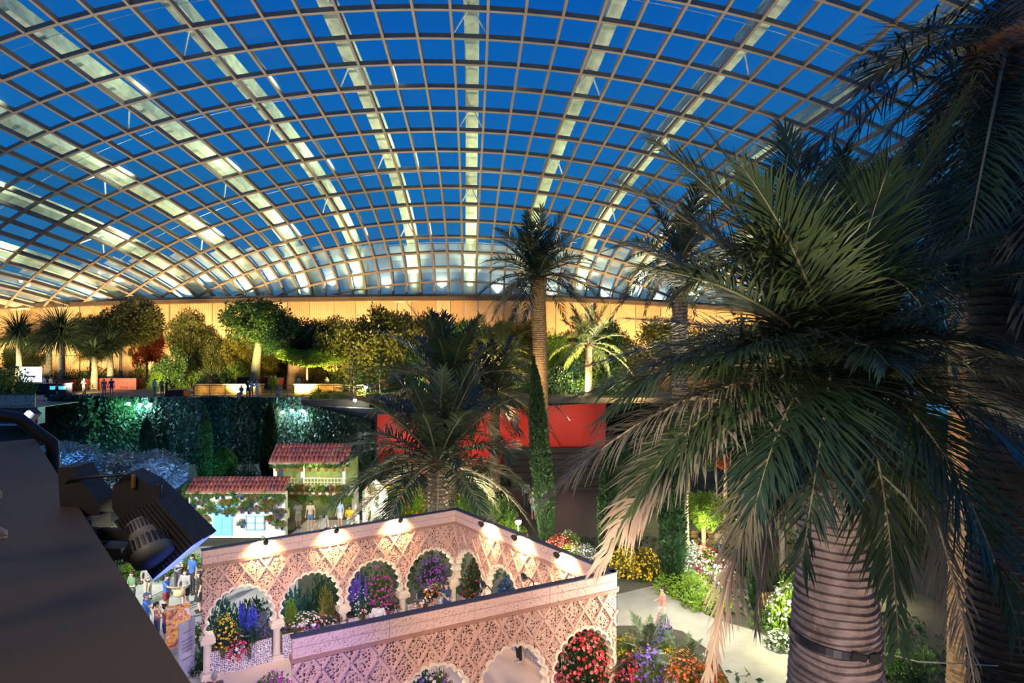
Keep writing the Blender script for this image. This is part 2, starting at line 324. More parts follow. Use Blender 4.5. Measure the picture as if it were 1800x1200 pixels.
def body_caps(pose):
    K = skeleton(pose); d = K['dz']; c = torso(K); Z = V3(0, 0, d)
    c += [(V3(0, -.01, 1.38) + Z, .055, V3(0, .01, 1.50) + Z, .05), (V3(0, .0, 1.60) + Z, (.078, .095, .10), V3(0, .022, 1.545) + Z, (.058, .072, .068)), (V3(0, .09, 1.585) + Z, .010, V3(0, .108, 1.562) + Z, .014), (V3(.078, 0, 1.59) + Z, (.012, .018, .028), V3(.082, -.004, 1.57) + Z, (.009, .014, .02)), (V3(-.078, 0, 1.59) + Z, (.012, .018, .028), V3(-.082, -.004, 1.57) + Z, (.009, .014, .02))]
    for q in (0, 1):
        s = 1 - 2 * q; c += [(K['hip'][q], .085, K['knee'][q], .055), (K['knee'][q], .055, K['ank'][q], .036), (K['ank'][q] + V3(0, -.03, -.035), .038, K['ank'][q] + V3(0, .15, -.05), .028)]
        c += [(K['sh'][q], .050, K['elb'][q], .038), (K['elb'][q], .038, K['hand'][q], .026)]
        h = K['hand'][q]; dr = (h - K['elb'][q]).normalized(); sd = dr.cross(V3(0, 0, 1) if abs(dr.z) < .8 else V3(0, 1, 0)).normalized(); up = sd.cross(dr)
        pm = h + dr * .075; c.append((h, .024, pm, (.026, .026, .026))); c.append((h + dr * .05 - sd * .02, .022, h + dr * .05 + sd * .02, .022))
        for k, ln in enumerate((.062, .074, .068, .052)):
            b = pm + sd * (k - 1.5) * .020; m_ = b + dr * ln * .55 - up * .006; c += [(b, .0105, m_, .0095), (m_, .0095, m_ + dr * ln * .4 - up * .022, .0085)]
        th = h + dr * .03 + sd * -s * .024; c += [(th, .012, th + dr * .035 - sd * s * .028, .0105), (th + dr * .035 - sd * s * .028, .0105, th + dr * .062 - sd * s * .03 - up * .012, .009)]
    return c
def top_caps(pose, long=False):
    K = skeleton(pose); c = torso(K, .017); c.append((V3(0, 0, .90 + K['dz']), (.168, .118, .06), V3(0, 0, 1.0 + K['dz']), (.155, .11, .06)))
    for q in (0, 1):
        e = K['elb'][q]; s = K['sh'][q]; c.append((s, .068, s.lerp(e, 1 if long else .62), .058 if not long else .050))
        if long: c.append((e, .050, e.lerp(K['hand'][q], .85), .038))
    return c
def bottom_caps(pose, kind):
    K = skeleton(pose); d = K['dz']; c = [(V3(0, 0, .93 + d), (.172, .122, .07), V3(0, 0, .86 + d), (.178, .125, .07))]
    for q in (0, 1):
        h, k, a = K['hip'][q], K['knee'][q], K['ank'][q]
        if kind == 'shorts': c.append((h, .105, h.lerp(k, .6), .088))
        elif kind == 'trousers': c += [(h, .10, k, .072), (k, .072, k.lerp(a, .9), .058)]
    if kind == 'skirt': c.append((V3(0, 0, .88), (.175, .125, .06), V3(0, .01, .48), (.22, .19, .02)))
    return c
def hair_caps(kind, d):
    Z = V3(0, 0, d); c = [(V3(0, -.012, 1.625) + Z, (.088, .105, .088), V3(0, -.035, 1.57) + Z, (.082, .075, .075))]
    if kind == 'long': c += [(V3(0, -.07, 1.58) + Z, (.085, .05, .07), V3(0, -.085, 1.34) + Z, (.095, .035, .08)), (V3(.07, -.02, 1.58) + Z, .03, V3(.085, -.01, 1.42) + Z, .028), (V3(-.07, -.02, 1.58) + Z, .03, V3(-.085, -.01, 1.42) + Z, .028)]
    if kind == 'bun': c += [(V3(0, -.09, 1.68) + Z, .04, V3(0, -.11, 1.69) + Z, .04)]
    if kind == 'tail': c += [(V3(0, -.11, 1.62) + Z, .035, V3(0, -.15, 1.42) + Z, .025)]
    if kind == 'cap': c += [(V3(0, .06, 1.655) + Z, (.07, .09, .012), V3(0, .13, 1.645) + Z, (.06, .06, .01))]
    return c
PM = {}
def pm(kind, *key):
    k = (kind,) + key
    if k not in PM:
        if kind == 'body': PM[k] = capsule_mesh(body_caps(*key), .0115, 'body', 2)
        elif kind == 'top': PM[k] = capsule_mesh(top_caps(*key), .018, 'shirt')
        elif kind == 'bottom': PM[k] = capsule_mesh(bottom_caps(*key), .018, 'bottom')
        elif kind == 'hair': PM[k] = capsule_mesh(hair_caps(*key), .014, 'hair', 2)
        elif kind == 'shoe':
            K = skeleton(key[0]); a = K['ank'][key[1]]; PM[k] = capsule_mesh([(a + V3(0, -.035, -.035), .046, a + V3(0, .15, -.048), .036), (a + V3(0, -.03, 0), .046, a + V3(0, -.03, -.04), .046)], .014, 'shoe', 2)
    return PM[k]
EYE = MB().lathe([(.002, -.007), (.009, -.002), (.009, .002), (.002, .007)], seg=8, R=rot_to((0, 1, 0))).mesh('eye', True); LIP = MB().box((0, 0, 0), (.036, .012, .010)).mesh('mouth')
MASK = capsule_mesh([(V3(.03, .055, 1.555), (.04, .045, .035), V3(-.03, .055, 1.555), (.04, .045, .035)), (V3(0, .085, 1.56), (.03, .02, .03), V3(0, .08, 1.535), (.03, .02, .02))], .012, 'face_mask', 2)
SKIN = [mat('skin_%d' % k, c, tuple(x * .9 for x in c), .5, 5) for k, c in enumerate([(.60, .38, .27), (.48, .28, .19), (.34, .19, .12)])]
CLO = {k: mat('cloth_' + k, c, tuple(x * .8 for x in c), .85, 9) for k, c in dict(white=(.72, .72, .70), black=(.02, .02, .022), navy=(.03, .05, .16), blue=(.04, .13, .45), grey=(.28, .28, .28), beige=(.55, .46, .34), yellow=(.80, .50, .02), pink=(.80, .24, .20),
     skyblue=(.35, .52, .66), green=(.10, .22, .10), denim=(.10, .18, .34), maroon=(.20, .03, .04), charcoal=(.06, .06, .07), red=(.55, .05, .04), khaki=(.30, .25, .16)).items()}
def stripe_mat():
    m = bpy.data.materials.new('cloth_striped'); m.use_nodes = True; N = m.node_tree.nodes; L = m.node_tree.links; b = N['Principled BSDF']; t = N.new('ShaderNodeTexCoord'); w = N.new('ShaderNodeTexWave'); w.wave_type = 'BANDS'; w.bands_direction = 'Z'; w.inputs['Scale'].default_value = 4.5
    r = N.new('ShaderNodeValToRGB'); r.color_ramp.interpolation = 'CONSTANT'; r.color_ramp.elements[0].color = (.03, .05, .14, 1); r.color_ramp.elements[1].position = .62; r.color_ramp.elements[1].color = (.65, .66, .68, 1); L.new(t.outputs['Object'], w.inputs[0]); L.new(w.outputs['Fac'], r.inputs[0]); L.new(r.outputs[0], b.inputs['Base Color']); b.inputs['Roughness'].default_value = .85; return m
CLO['striped'] = stripe_mat()
def floral_mat(name, sc=9):
    m = bpy.data.materials.new(name); m.use_nodes = True; N = m.node_tree.nodes; L = m.node_tree.links; b = N['Principled BSDF']; t = N.new('ShaderNodeTexCoord'); v = N.new('ShaderNodeTexVoronoi'); v.inputs['Scale'].default_value = sc; L.new(t.outputs['Object'], v.inputs[0])
    sp = N.new('ShaderNodeSeparateColor'); L.new(v.outputs['Color'], sp.inputs[0]); r = N.new('ShaderNodeValToRGB'); r.color_ramp.interpolation = 'CONSTANT'; r.color_ramp.elements[0].color = (.55, .08, .10, 1); r.color_ramp.elements[1].position = .8; r.color_ramp.elements[1].color = (.8, .75, .7, 1)
    for p, c in ((.2, (.85, .45, .05)), (.4, (.30, .10, .40)), (.6, (.75, .20, .30))): e = r.color_ramp.elements.new(p); e.color = (*c, 1)
    L.new(sp.outputs[0], r.inputs[0]); L.new(r.outputs[0], b.inputs['Base Color']); b.inputs['Roughness'].default_value = .8; return m
CLO['floral'] = floral_mat('cloth_floral')
HAIRM = {'black': mat('hair_black', (.012, .010, .010), rough=.4), 'brown': mat('hair_brown', (.06, .03, .018), rough=.45), 'grey': mat('hair_grey', (.25, .24, .23), rough=.5), 'white': CLO['white'], 'navy': CLO['navy']}
def person(label, loc, face, pose='stand', top='white', bottom=('trousers', 'black'), hair=('short', 'black'), h=1.66, skin=0, long=False, mask=None, shoes='black', group=None):
    """face: heading in radians, 0 = away from the viewer, pi = towards"""
    t = thing('person', label, 'person', loc, face, group); s = h / 1.70; t.scale = (s, s, s); K = skeleton(pose); d = K['dz']
    ob('body', pm('body', pose), SKIN[skin], t); ob('shirt', pm('top', pose, long), CLO[top], t); ob({'trousers': 'trousers', 'shorts': 'shorts', 'skirt': 'skirt'}[bottom[0]], pm('bottom', pose, bottom[0]), CLO[bottom[1]], t)
    ob('hair' if hair[0] != 'cap' else 'cap', pm('hair', hair[0], d), HAIRM[hair[1]], t)
    for q in (0, 1): ob('shoe', pm('shoe', pose, q), CLO[shoes], t); ob('eye', EYE, CLO['black'], t, (.032 * (1 - 2 * q), .088, 1.60 + d))
    if mask: ob('face_mask', MASK, CLO[mask], t, (0, 0, d))
    else: ob('mouth', LIP, CLO['maroon'], t, (0, .088, 1.535 + d))
    return t
for _p in ('stand', 'fold', 'phone', 'reach', 'walk', 'sit', 'carry', 'push'):
    pm('body', _p); pm('top', _p, False); pm('bottom', _p, 'trousers'); pm('bottom', _p, 'shorts'); pm('shoe', _p, 0); pm('shoe', _p, 1)
    if _p in ('stand', 'fold', 'phone', 'reach', 'carry', 'push'): pm('bottom', _p, 'skirt'); pm('top', _p, True)
for _h in ('short', 'long', 'bun', 'tail', 'cap'): pm('hair', _h, 0); pm('hair', _h, -.45)
# ------------------------------------------------------------------ the glass dome
DP = [1100.0, 600.0, -0.00616602, -0.744707, -7.94656, 0.0346657, 2.6, -1.07471, 0.181373, 0.262955, 78.4269, 19.2466, -5.95436, -2.05638, -0.617128, 21.8341, -13.2119, -2.7487, 0.33598, 0.215799, 2.11293, -0.150247, -0.0588618, 0.731972, 0.025365]
def pol(c, J): t = (J - 7) / 8; return sum(ci * t ** k for k, ci in enumerate(c))
def dome(i, j, off=0.0):
    """point of the shell at (fractional) grid line i, ring j; off = metres outside the shell"""
    def P(i, j):
        w = pol(DP[6:10], j); Y = pol(DP[10:15], j); Z = pol(DP[15:20], j); ps = pol(DP[20:23], j); ar = pol(DP[23:25], j); yaw, i0, x0, dl = DP[2:6]
        rho = w / dl; ph = (i - i0) * dl; x = rho * math.sin(ph) + x0; dr = rho * (1 - math.cos(ph)) * ar; y = Y - dr * math.cos(ps); z = Z - dr * math.sin(ps)
        return Vector((x * math.cos(yaw) + y * math.sin(yaw), -x * math.sin(yaw) + y * math.cos(yaw), z + CZ))
    p = P(i, j); du = P(i + .05, j) - P(i - .05, j); dv = P(i, j + .05) - P(i, j - .05); n = du.cross(dv).normalized()
    if n.dot(p - Vector((0, 20, -20))) < 0: n = -n
    return p + n * off, n
def rim_z(p):
    u = 900 + F * p.x / max(p.y, 1); q = (u - 830) / 830 if u < 830 else (u - 830) / 400
    return CZ + p.y * (600 - (522 + 15 * q * q)) / F if -1.6 < q < 1.9 else CZ + p.y * (600 - 562) / F
def above(i, j): p, _ = dome(i, j); return p.z - rim_z(p)
ceil = bpy.data.objects.new('ceiling', None); COL.objects.link(ceil); struct(ceil, 'curved glass dome of brown steel grid beams with clear panes showing the blue dusk sky', 'roof')
BEAM = mat('beam_brown', (.215, .178, .14), (.18, .15, .12), .55, .6)
ARCHM = mat('arch_pale', (.62, .66, .48), (.42, .45, .34), .6, 1.2, bump=.2)
I0, I1, J0, J1 = -33, 27, -5, 16
def sweep(name, path, w, d, m, parent, up=0.0):
    """rectangular bar along path [(p, n)]: w across, d inwards along -n"""
    if len(path) < 2: return None
    vs = []; fs = []
    for k, (p, n) in enumerate(path):
        t = (path[min(k + 1, len(path) - 1)][0] - path[max(k - 1, 0)][0]).normalized(); s = t.cross(n).normalized() * w / 2; a = p + n * up
        vs += [a + s, a - s, a - s - n * d, a + s - n * d]
    for k in range(len(path) - 1):
        b = 4 * k; fs += [(b + q, b + (q + 1) % 4, b + 4 + (q + 1) % 4, b + 4 + q) for q in range(4)]
    fs += [(0, 1, 2, 3), tuple(4 * (len(path) - 1) + q for q in (3, 2, 1, 0))]
    return MB().add(vs, fs).ob(name, m, parent)
def runs(fn, lo, hi, step):
    """stretches of a grid line that lie above the rim, cut exactly at the rim"""
    ts = np.arange(lo, hi + 1e-6, step); out = []; cur = []
    for a, b in zip(ts[:-1], ts[1:]):
        ha, hb = above(*fn(a)), above(*fn(b))
        if ha > 0 and not cur: cur = [a]
        if ha > 0 and hb > 0: cur.append(b)
        elif ha > 0 >= hb:
            for _ in range(24):
                mdl = (a + b) / 2
                if above(*fn(mdl)) > 0: a = mdl
                else: b = mdl
            cur.append(a); out.append(cur); cur = []
        elif ha <= 0 < hb:
            for _ in range(24):
                mdl = (a + b) / 2
                if above(*fn(mdl)) > 0: b = mdl
                else: a = mdl
            cur = [b, ] + ([] if abs(ts[np.searchsorted(ts, b)] - b) < 1e-6 else [float(ts[min(np.searchsorted(ts, b), len(ts) - 1)])])
    if cur: out.append(cur)
    return out
for i in range(I0, I1 + 1):
    for rr in runs(lambda t: (i, t), J0, J1, 1.0):
        sweep('longitudinal_beam', [dome(i, t) for t in rr], .26, .58, BEAM, ceil)
for j in range(J0, J1 + 1):
    for rr in runs(lambda t: (t, j), I0, I1, 1.0):
        sweep('transverse_beam', [dome(t, j) for t in rr], .26, .58, BEAM, ceil)
# panes: the 300 largest in the photograph singly, the rest together
cells = []
for i in range(I0, I1):
    for j in range(J0, J1):
        cs = [dome(i, j, .02)[0], dome(i + 1, j, .02)[0], dome(i + 1, j + 1, .02)[0], dome(i, j + 1, .02)[0]]; hs = [p.z - rim_z(p) for p in cs]
        if max(hs) <= 0: continue
        poly = []
        for k in range(4):
            a, b, ha, hb = cs[k], cs[(k + 1) % 4], hs[k], hs[(k + 1) % 4]
            if ha > 0: poly.append(a)
            if (ha > 0) != (hb > 0): poly.append(a.lerp(b, ha / (ha - hb)))
        if len(poly) < 3: continue
        if (poly[1] - poly[0]).cross(poly[2] - poly[0]).dot(Vector((0, 30, 5)) - poly[0]) < 0: poly = poly[::-1]
        pr = [((900 + F * p.x / max(p.y, 1)), (600 - F * (p.z - CZ) / max(p.y, 1))) for p in poly]
        ar = abs(sum(pr[k][0] * pr[(k + 1) % len(pr)][1] - pr[k][1] * pr[(k + 1) % len(pr)][0] for k in range(len(pr)))) / 2
        cx = sum(p[0] for p in pr) / len(pr); cy = sum(p[1] for p in pr) / len(pr); vis = -20 < cx < 1640 and -20 < cy < 560
        cells.append((ar if vis else -1, poly))
cells.sort(key=lambda c: -c[0])
rest = MB()
for k, (ar, poly) in enumerate(cells):
    if k < 300: MB().add(poly, [tuple(range(len(poly)))]).ob('pane', GLASS, ceil)
    else: rest.add(poly, [tuple(range(len(poly)))])
ro = rest.ob('pane_field', GLASS, ceil); ro['kind'] = 'stuff'
# outer steel arches with struts and bracing rods
ROD = mat('rod_white', (.75, .76, .70), rough=.4)
AOFF = 2.0
for q, k in enumerate(range(-8, 7)):
    ia = .5 + 4 * k
    path = [dome(ia, t, AOFF + 1.5) for t in np.arange(J0, J1 + .01, .5) if above(ia, t) > -2.5]
    if len(path) < 3: continue
    a = sweep('outer_arch', path, 1.25, 1.5, ARCHM, ceil)
    fl = [(p + n * .06, n) for p, n in path]; sweep('arch_flange', fl, 1.5, .08, ARCHM, a)
    fl = [(p - n * 1.5, n) for p, n in path]; sweep('arch_flange', fl, 1.4, .08, ARCHM, a)
    for j in range(-1 if k % 2 else -3, 15, 4):
        jj = j + (2 if False else 0)
        if above(ia, jj) < .5: continue
        ap, _ = dome(ia, jj - .45, AOFF)
        for di in (-.5, .5):
            for dj in (0, -.9):
                e, _ = dome(ia + di, jj + dj); MB().tube([ap, e], .09, 6).ob('strut', ROD, ceil)
for jr in (-.2, 3.75, 7.75, 11.75):
    pts = [dome(t, jr, AOFF - .1)[0] for t in np.arange(I0 + 4, I1 - 3.9, 1) if above(t, jr) > .3]
    MB().tube(pts, .035, 5).ob('bracing_rod', ROD, ceil)
# added pale sheets outside the glass, standing in for the white rim glow
def glow_sheet_mat():
    m = bpy.data.materials.new('glow_sheet'); m.use_nodes = True; N = m.node_tree.nodes; L = m.node_tree.links; b = N['Principled BSDF']; b.inputs['Base Color'].default_value = (.75, .80, .72, 1); b.inputs['Roughness'].default_value = .8
    tr = N.new('ShaderNodeBsdfTransparent'); mx = N.new('ShaderNodeMixShader'); mx.inputs[0].default_value = .5; L.new(b.outputs[0], mx.inputs[1]); L.new(tr.outputs[0], mx.inputs[2]); L.new(mx.outputs[0], N['Material Output'].inputs[0]); return m
GLOW_SHEET = glow_sheet_mat()
for i in range(I0 + 3, I1 - 5):
    js = [t for t in np.arange(-4, 16, .25) if above(i + .5, t) > -.4]
    if not js or js[-1] < 1: continue
    je = js[-1]; vs = []
    for q in range(5):
        j = je - 3.4 + 3.6 * q / 4
        vs += [dome(i + .06, j, .55)[0], dome(i + .94, j, .55)[0]]
    MB().add(vs, [(2 * q, 2 * q + 1, 2 * q + 3, 2 * q + 2) for q in range(4)]).ob('rim_glow_sheet', GLOW_SHEET, ceil)
# round lamp hung under an outer arch
p, n = dome(-3.2, .25, AOFF - .6); t = thing('globe_lamp', 'round white globe lamp hung under a dome arch near the top edge', 'lamp', p)
MB().lathe([(.02, .34), (.3, .28), (.46, .05), (.44, -.12), (.25, -.28), (.02, -.34)], seg=16).ob('globe', mat('globe', (.8, .8, .78), rough=.3), t, True)
MB().tube([(0, 0, .3), (0, 0, .9)], .05, 8).ob('stem', ROD, t)
# rim lamps throw light up the arches; unseen fill lights added beside them
for q, k in enumerate(range(-8, 6)):
    ia = .5 + 4 * k
    rr = [t for t in np.arange(2, 16, .25) if above(ia, t) > 0]
    if not rr: continue
    p3, _ = dome(ia + 2, rr[-1] - .3, .28); t3, _ = dome(ia + 2, rr[-1] - 4, .5); light('SPOT', p3, 1000, (.92, 1, .86), t3, 130, .9, .2)  # added light for the pale sheets at the rim
    je = rr[-1]; p, n = dome(ia, je - .2, .30); tgt, _ = dome(ia, max(je - 7, -3), 1.3)
    light('SPOT', p, 11000, (.90, 1, .66), tgt, 75, .8, .3)
    for jl in (je - 4, je - 8, je - 12):
        if jl < -2: continue
        p2, n2 = dome(ia + 2.1, jl, .5); tg2, _ = dome(ia, jl - 1.2, 2.6); light('SPOT', p2, {4: 4200, 8: 2500, 12: 1500}[int(round(je - jl))], (.90, 1, .66), tg2, 140, .9, .4)  # added fill to even the light along the arch

# ------------------------------------------------------------------ far wall with cladding panels
wall = bpy.data.objects.new('wall_back', None); COL.objects.link(wall); struct(wall, 'far wall clad in ribbed tan panels, washed by amber light', 'wall')
PANELM = [mat('cladding_%d' % k, c, tuple(x * .86 for x in c), .7, 3, bump=.25, bscale=9) for k, c in enumerate([(.52, .38, .23), (.46, .33, .19), (.58, .44, .28), (.42, .30, .17)])]
WX0, WX1, WY = -86, 60, 90.2
MB().box(((WX0 + WX1) / 2, WY + .6, 7.5), (WX1 - WX0, .5, 15)).ob('wall_core', mat('wall_core', (.12, .09, .06)), wall)
random.seed(3); x = WX0; pi_ = 0
while x < WX1:
    w = random.choice([2.0, 2.4, 3.1, 3.6]); zt = rim_z(Vector((x + w / 2, WY, 0))) + .3; z = TZ - .2
    hs = random.choice([[3.6, 3.8, 4.4], [4.4, 3.2, 4.2], [3.0, 5.0, 3.8], [3.4, 2.4, 6.0]])
    for hh in hs:
        z1 = min(z + hh, zt)
        if z1 - z > .2:
            dy = random.uniform(-.10, .10); mm = MB(); mm.box((x + w / 2, WY - .02 + dy, (z + z1) / 2), (w - .08, .3, z1 - z - .08))
            if random.random() < .45: mm.box((x + w / 2, WY - .24 + dy, z1 - .14), (w - .3, .16, .10))
            for rb in range(int(w / .3)):
                mm.box((x + .15 + rb * .3, WY - .19 + dy, (z + z1) / 2), (.06, .05, z1 - z - .25))
            mm.ob('panel', PANELM[random.randrange(4)], wall)
        z = z1
    x += w
pts = []
for x in np.arange(WX0, WX1 + .1, 3):
    z = rim_z(Vector((x, 88.6, 0))); pts.append(Vector((x, 88.9, z)))
RIM = mat('rim_dark', (.10, .075, .055), rough=.6); rimo = bpy.data.objects.new('trim_1', None); COL.objects.link(rimo); struct(rimo, 'dark steel ring beam along the top of the far wall', 'beam')
sweep('ring_beam', [(p + Vector((0, 0, .1)), Vector((0, 0, 1))) for p in pts], 1.6, .55, RIM, rimo)
sweep('ring_cap', [(p + Vector((0, .1, .45)), Vector((0, 0, 1))) for p in pts], 1.1, .4, BEAM, rimo)

# unseen wall and ceiling added behind the viewer to block blue sky light
struct(MB().box((0, -6.2, 11), (40, .4, 6)).ob('wall_sky_blocker', mat('sky_blocker', (.30, .26, .22), rough=.8)), 'unseen wall added behind the viewer to block sky light', 'wall'); struct(MB().box((0, -3.2, 14.0), (40, 6.0, .3)).ob('ceiling_sky_blocker', MATS['sky_blocker']), 'unseen ceiling added above the viewer to block sky light', 'ceiling')
# ------------------------------------------------------------------ floors and terraces
PAVE = mat('paving_grey', (.30, .29, .27), (.22, .215, .20), .7, 1.6, bump=.2)
SOIL = mat('soil_dark', (.05, .045, .03), (.03, .03, .02), .95, 2, bump=.4)
struct(MB().box((-12, 40, -.15), (150, 110, .3)).ob('floor', SOIL), 'dark soil and ground cover floor of the flower field', 'floor')
def slab(name, pts, z0, z1, m, label=None): return struct(MB().prism(pts, z0, z1).ob(name, m), label, 'floor')
TERR = mat('terrace_paving', (.26, .20, .14), (.20, .15, .10), .7, .8)
slab('floor_terrace', [(-80, 57), (-19.5, 57), (-12.5, 60), (12, 60), (48, 60), (60, 56), (60, 91), (-86, 91), (-86, 57)], TZ - .5, TZ, TERR, 'upper terrace floor in front of the far wall')
IVW = mat('retaining_dark', (.05, .05, .045), rough=.9)
struct(MB().box((-44, 57.3, TZ / 2), (62, .6, TZ)).ob('wall_retaining', IVW), 'dark retaining wall behind the ivy', 'wall')
struct(MB().prism([(-19.5, 57), (-9.0, 52.5), (-9.0, 53.2), (-19.5, 57.6)], 0, TZ - .4).ob('wall_ramp', IVW), 'ramp wall hidden by ivy, falling toward the red wall', 'wall')
REDW = mat('red_paint', (.60, .018, .006), (.52, .015, .005), .55, .5)
struct(MB().add([(-11.2, 52, 0), (7.8, 52, 0), (7.8, 52, 5.9), (-11.2, 52, 4.9), (-11.2, 52.4, 0), (7.8, 52.4, 0), (7.8, 52.4, 5.9), (-11.2, 52.4, 4.9)],
       [(0, 1, 2, 3), (5, 4, 7, 6), (3, 2, 6, 7), (1, 5, 6, 2), (4, 0, 3, 7)]).ob('wall_red', REDW), 'bright red painted wall behind the leaning cypress', 'wall')
for x_ in (-8, -2, 4): light('POINT', (x_, 48.0, 4.6), 260, (1, .62, .42), size=.4)  # unseen fill lights added to brighten the red wall
# dark stair and ramp below the red wall
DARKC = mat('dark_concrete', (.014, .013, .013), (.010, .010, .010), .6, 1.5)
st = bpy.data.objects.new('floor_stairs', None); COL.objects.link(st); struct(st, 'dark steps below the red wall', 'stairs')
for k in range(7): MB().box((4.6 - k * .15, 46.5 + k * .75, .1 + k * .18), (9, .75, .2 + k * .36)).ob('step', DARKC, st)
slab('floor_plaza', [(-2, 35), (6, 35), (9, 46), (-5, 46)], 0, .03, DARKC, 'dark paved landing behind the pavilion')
slab('floor_path', [tuple(gp(*p)[:2]) for p in [(1085, 1045), (1150, 1030), (1180, 1050), (1260, 1090), (1330, 1110), (1440, 1175), (1560, 1260), (1330, 1290), (1255, 1150), (1200, 1110), (1150, 1100), (1085, 1100)]], 0, .03, mat('path_pale', (.27, .255, .23), (.21, .20, .18), .7, 1.3, bump=.2), 'pale stone garden path winding past the big palm')
slab('floor_walk', [(-16.5, 15), (-8.6, 15), (-9.4, 27.5), (-11.5, 33.5), (-17, 33.5)], 0, .03, mat('walk_stone', (.34, .34, .32), (.24, .25, .23), .7, 1.4), 'stone walkway where the crowd stands beside the pavilion')
slab('floor_patio', [(-12.6, 33.6), (-8.8, 31.5), (-5.5, 31.5), (-5.0, 38.5), (-12.6, 38.5)], 0, .03, mat('patio_stone', (.30, .27, .27), (.22, .20, .20), .7, 2), 'grey patio under the balcony house')
# ------------------------------------------------------------------ carved pavilion
KP = 6.75; PH = 4.25
PA, PB, PC, PD = [Vector((x * KP, y * KP, 0)) for x, y in ((-.749, 2.128), (.447, 2.730), (-.334, 3.754), (-1.493, 3.014))]
STUC = pitted('carved_stucco', (.52, .33, .26), (.03, .014, .010), 15, .27, (.60, .39, .31))
FRZ = pitted('frieze_stucco', (.62, .44, .37), (.22, .13, .11), 13, .10, (.66, .47, .40), .35)
CREAM = mat('cream_plaster', (.78, .68, .52), (.72, .61, .46), .6, 3); MOLD = mat('moulding_brown', (.40, .22, .16), (.34, .19, .14), .6, 3)
COPE = mat('coping_dark', (.06, .06, .09), rough=.5); STRIP = mat('lattice_stucco', (.66, .45, .37), (.55, .36, .29), .7, 6, bump=.3); BACKM = mat('reveal_dark', (.30, .20, .17), rough=.8)
pav = thing('carved_pavilion', 'pink carved stucco pavilion with scalloped arches on cream columns', 'pavilion', (0, 0, 0))
NB = 4
def arch_pts(c, a, z0=1.46, z1=2.80, lobes=13, arc=5):
    """outline of one scalloped pointed horseshoe arch, from right springer over the apex to the left"""
    base = []
    for k in range(lobes + 1):
        t = PI * k / lobes; x = a * math.cos(t) * (1 + .05 * math.sin(2 * t) ** 2); z = z0 + (z1 - z0) * (math.sin(t) ** .95 if math.sin(t) > 0 else 0); base.append(Vector((c + x, z)))
    base[0] = Vector((c + a * .97, z0)); base[-1] = Vector((c - a * .97, z0)); pts = [base[0]]; ctr = Vector((c, z0 + .35))
    for p, q in zip(base[:-1], base[1:]):
        m = (p + q) / 2; h = (q - p) / 2; n = Vector((h.y, -h.x)); 
        if n.dot(m - ctr) < 0: n = -n
        for s in range(1, arc + 1):
            t = PI * s / arc; pts.append(m - h * math.cos(t) + n * math.sin(t) * .72)
    return pts
class Wall2:
    def __init__(s, P, Q, thick=.17):
        s.P = P; s.d = (Q - P); s.L = s.d.length; s.d.normalize(); s.n = Vector((s.d.y, -s.d.x, 0)); s.t = thick
        s.M = Matrix(((s.d.x, 0, s.n.x, P.x), (s.d.y, 0, s.n.y, P.y), (0, 1, 0, P.z), (0, 0, 0, 1)))   # (along, up, outward)
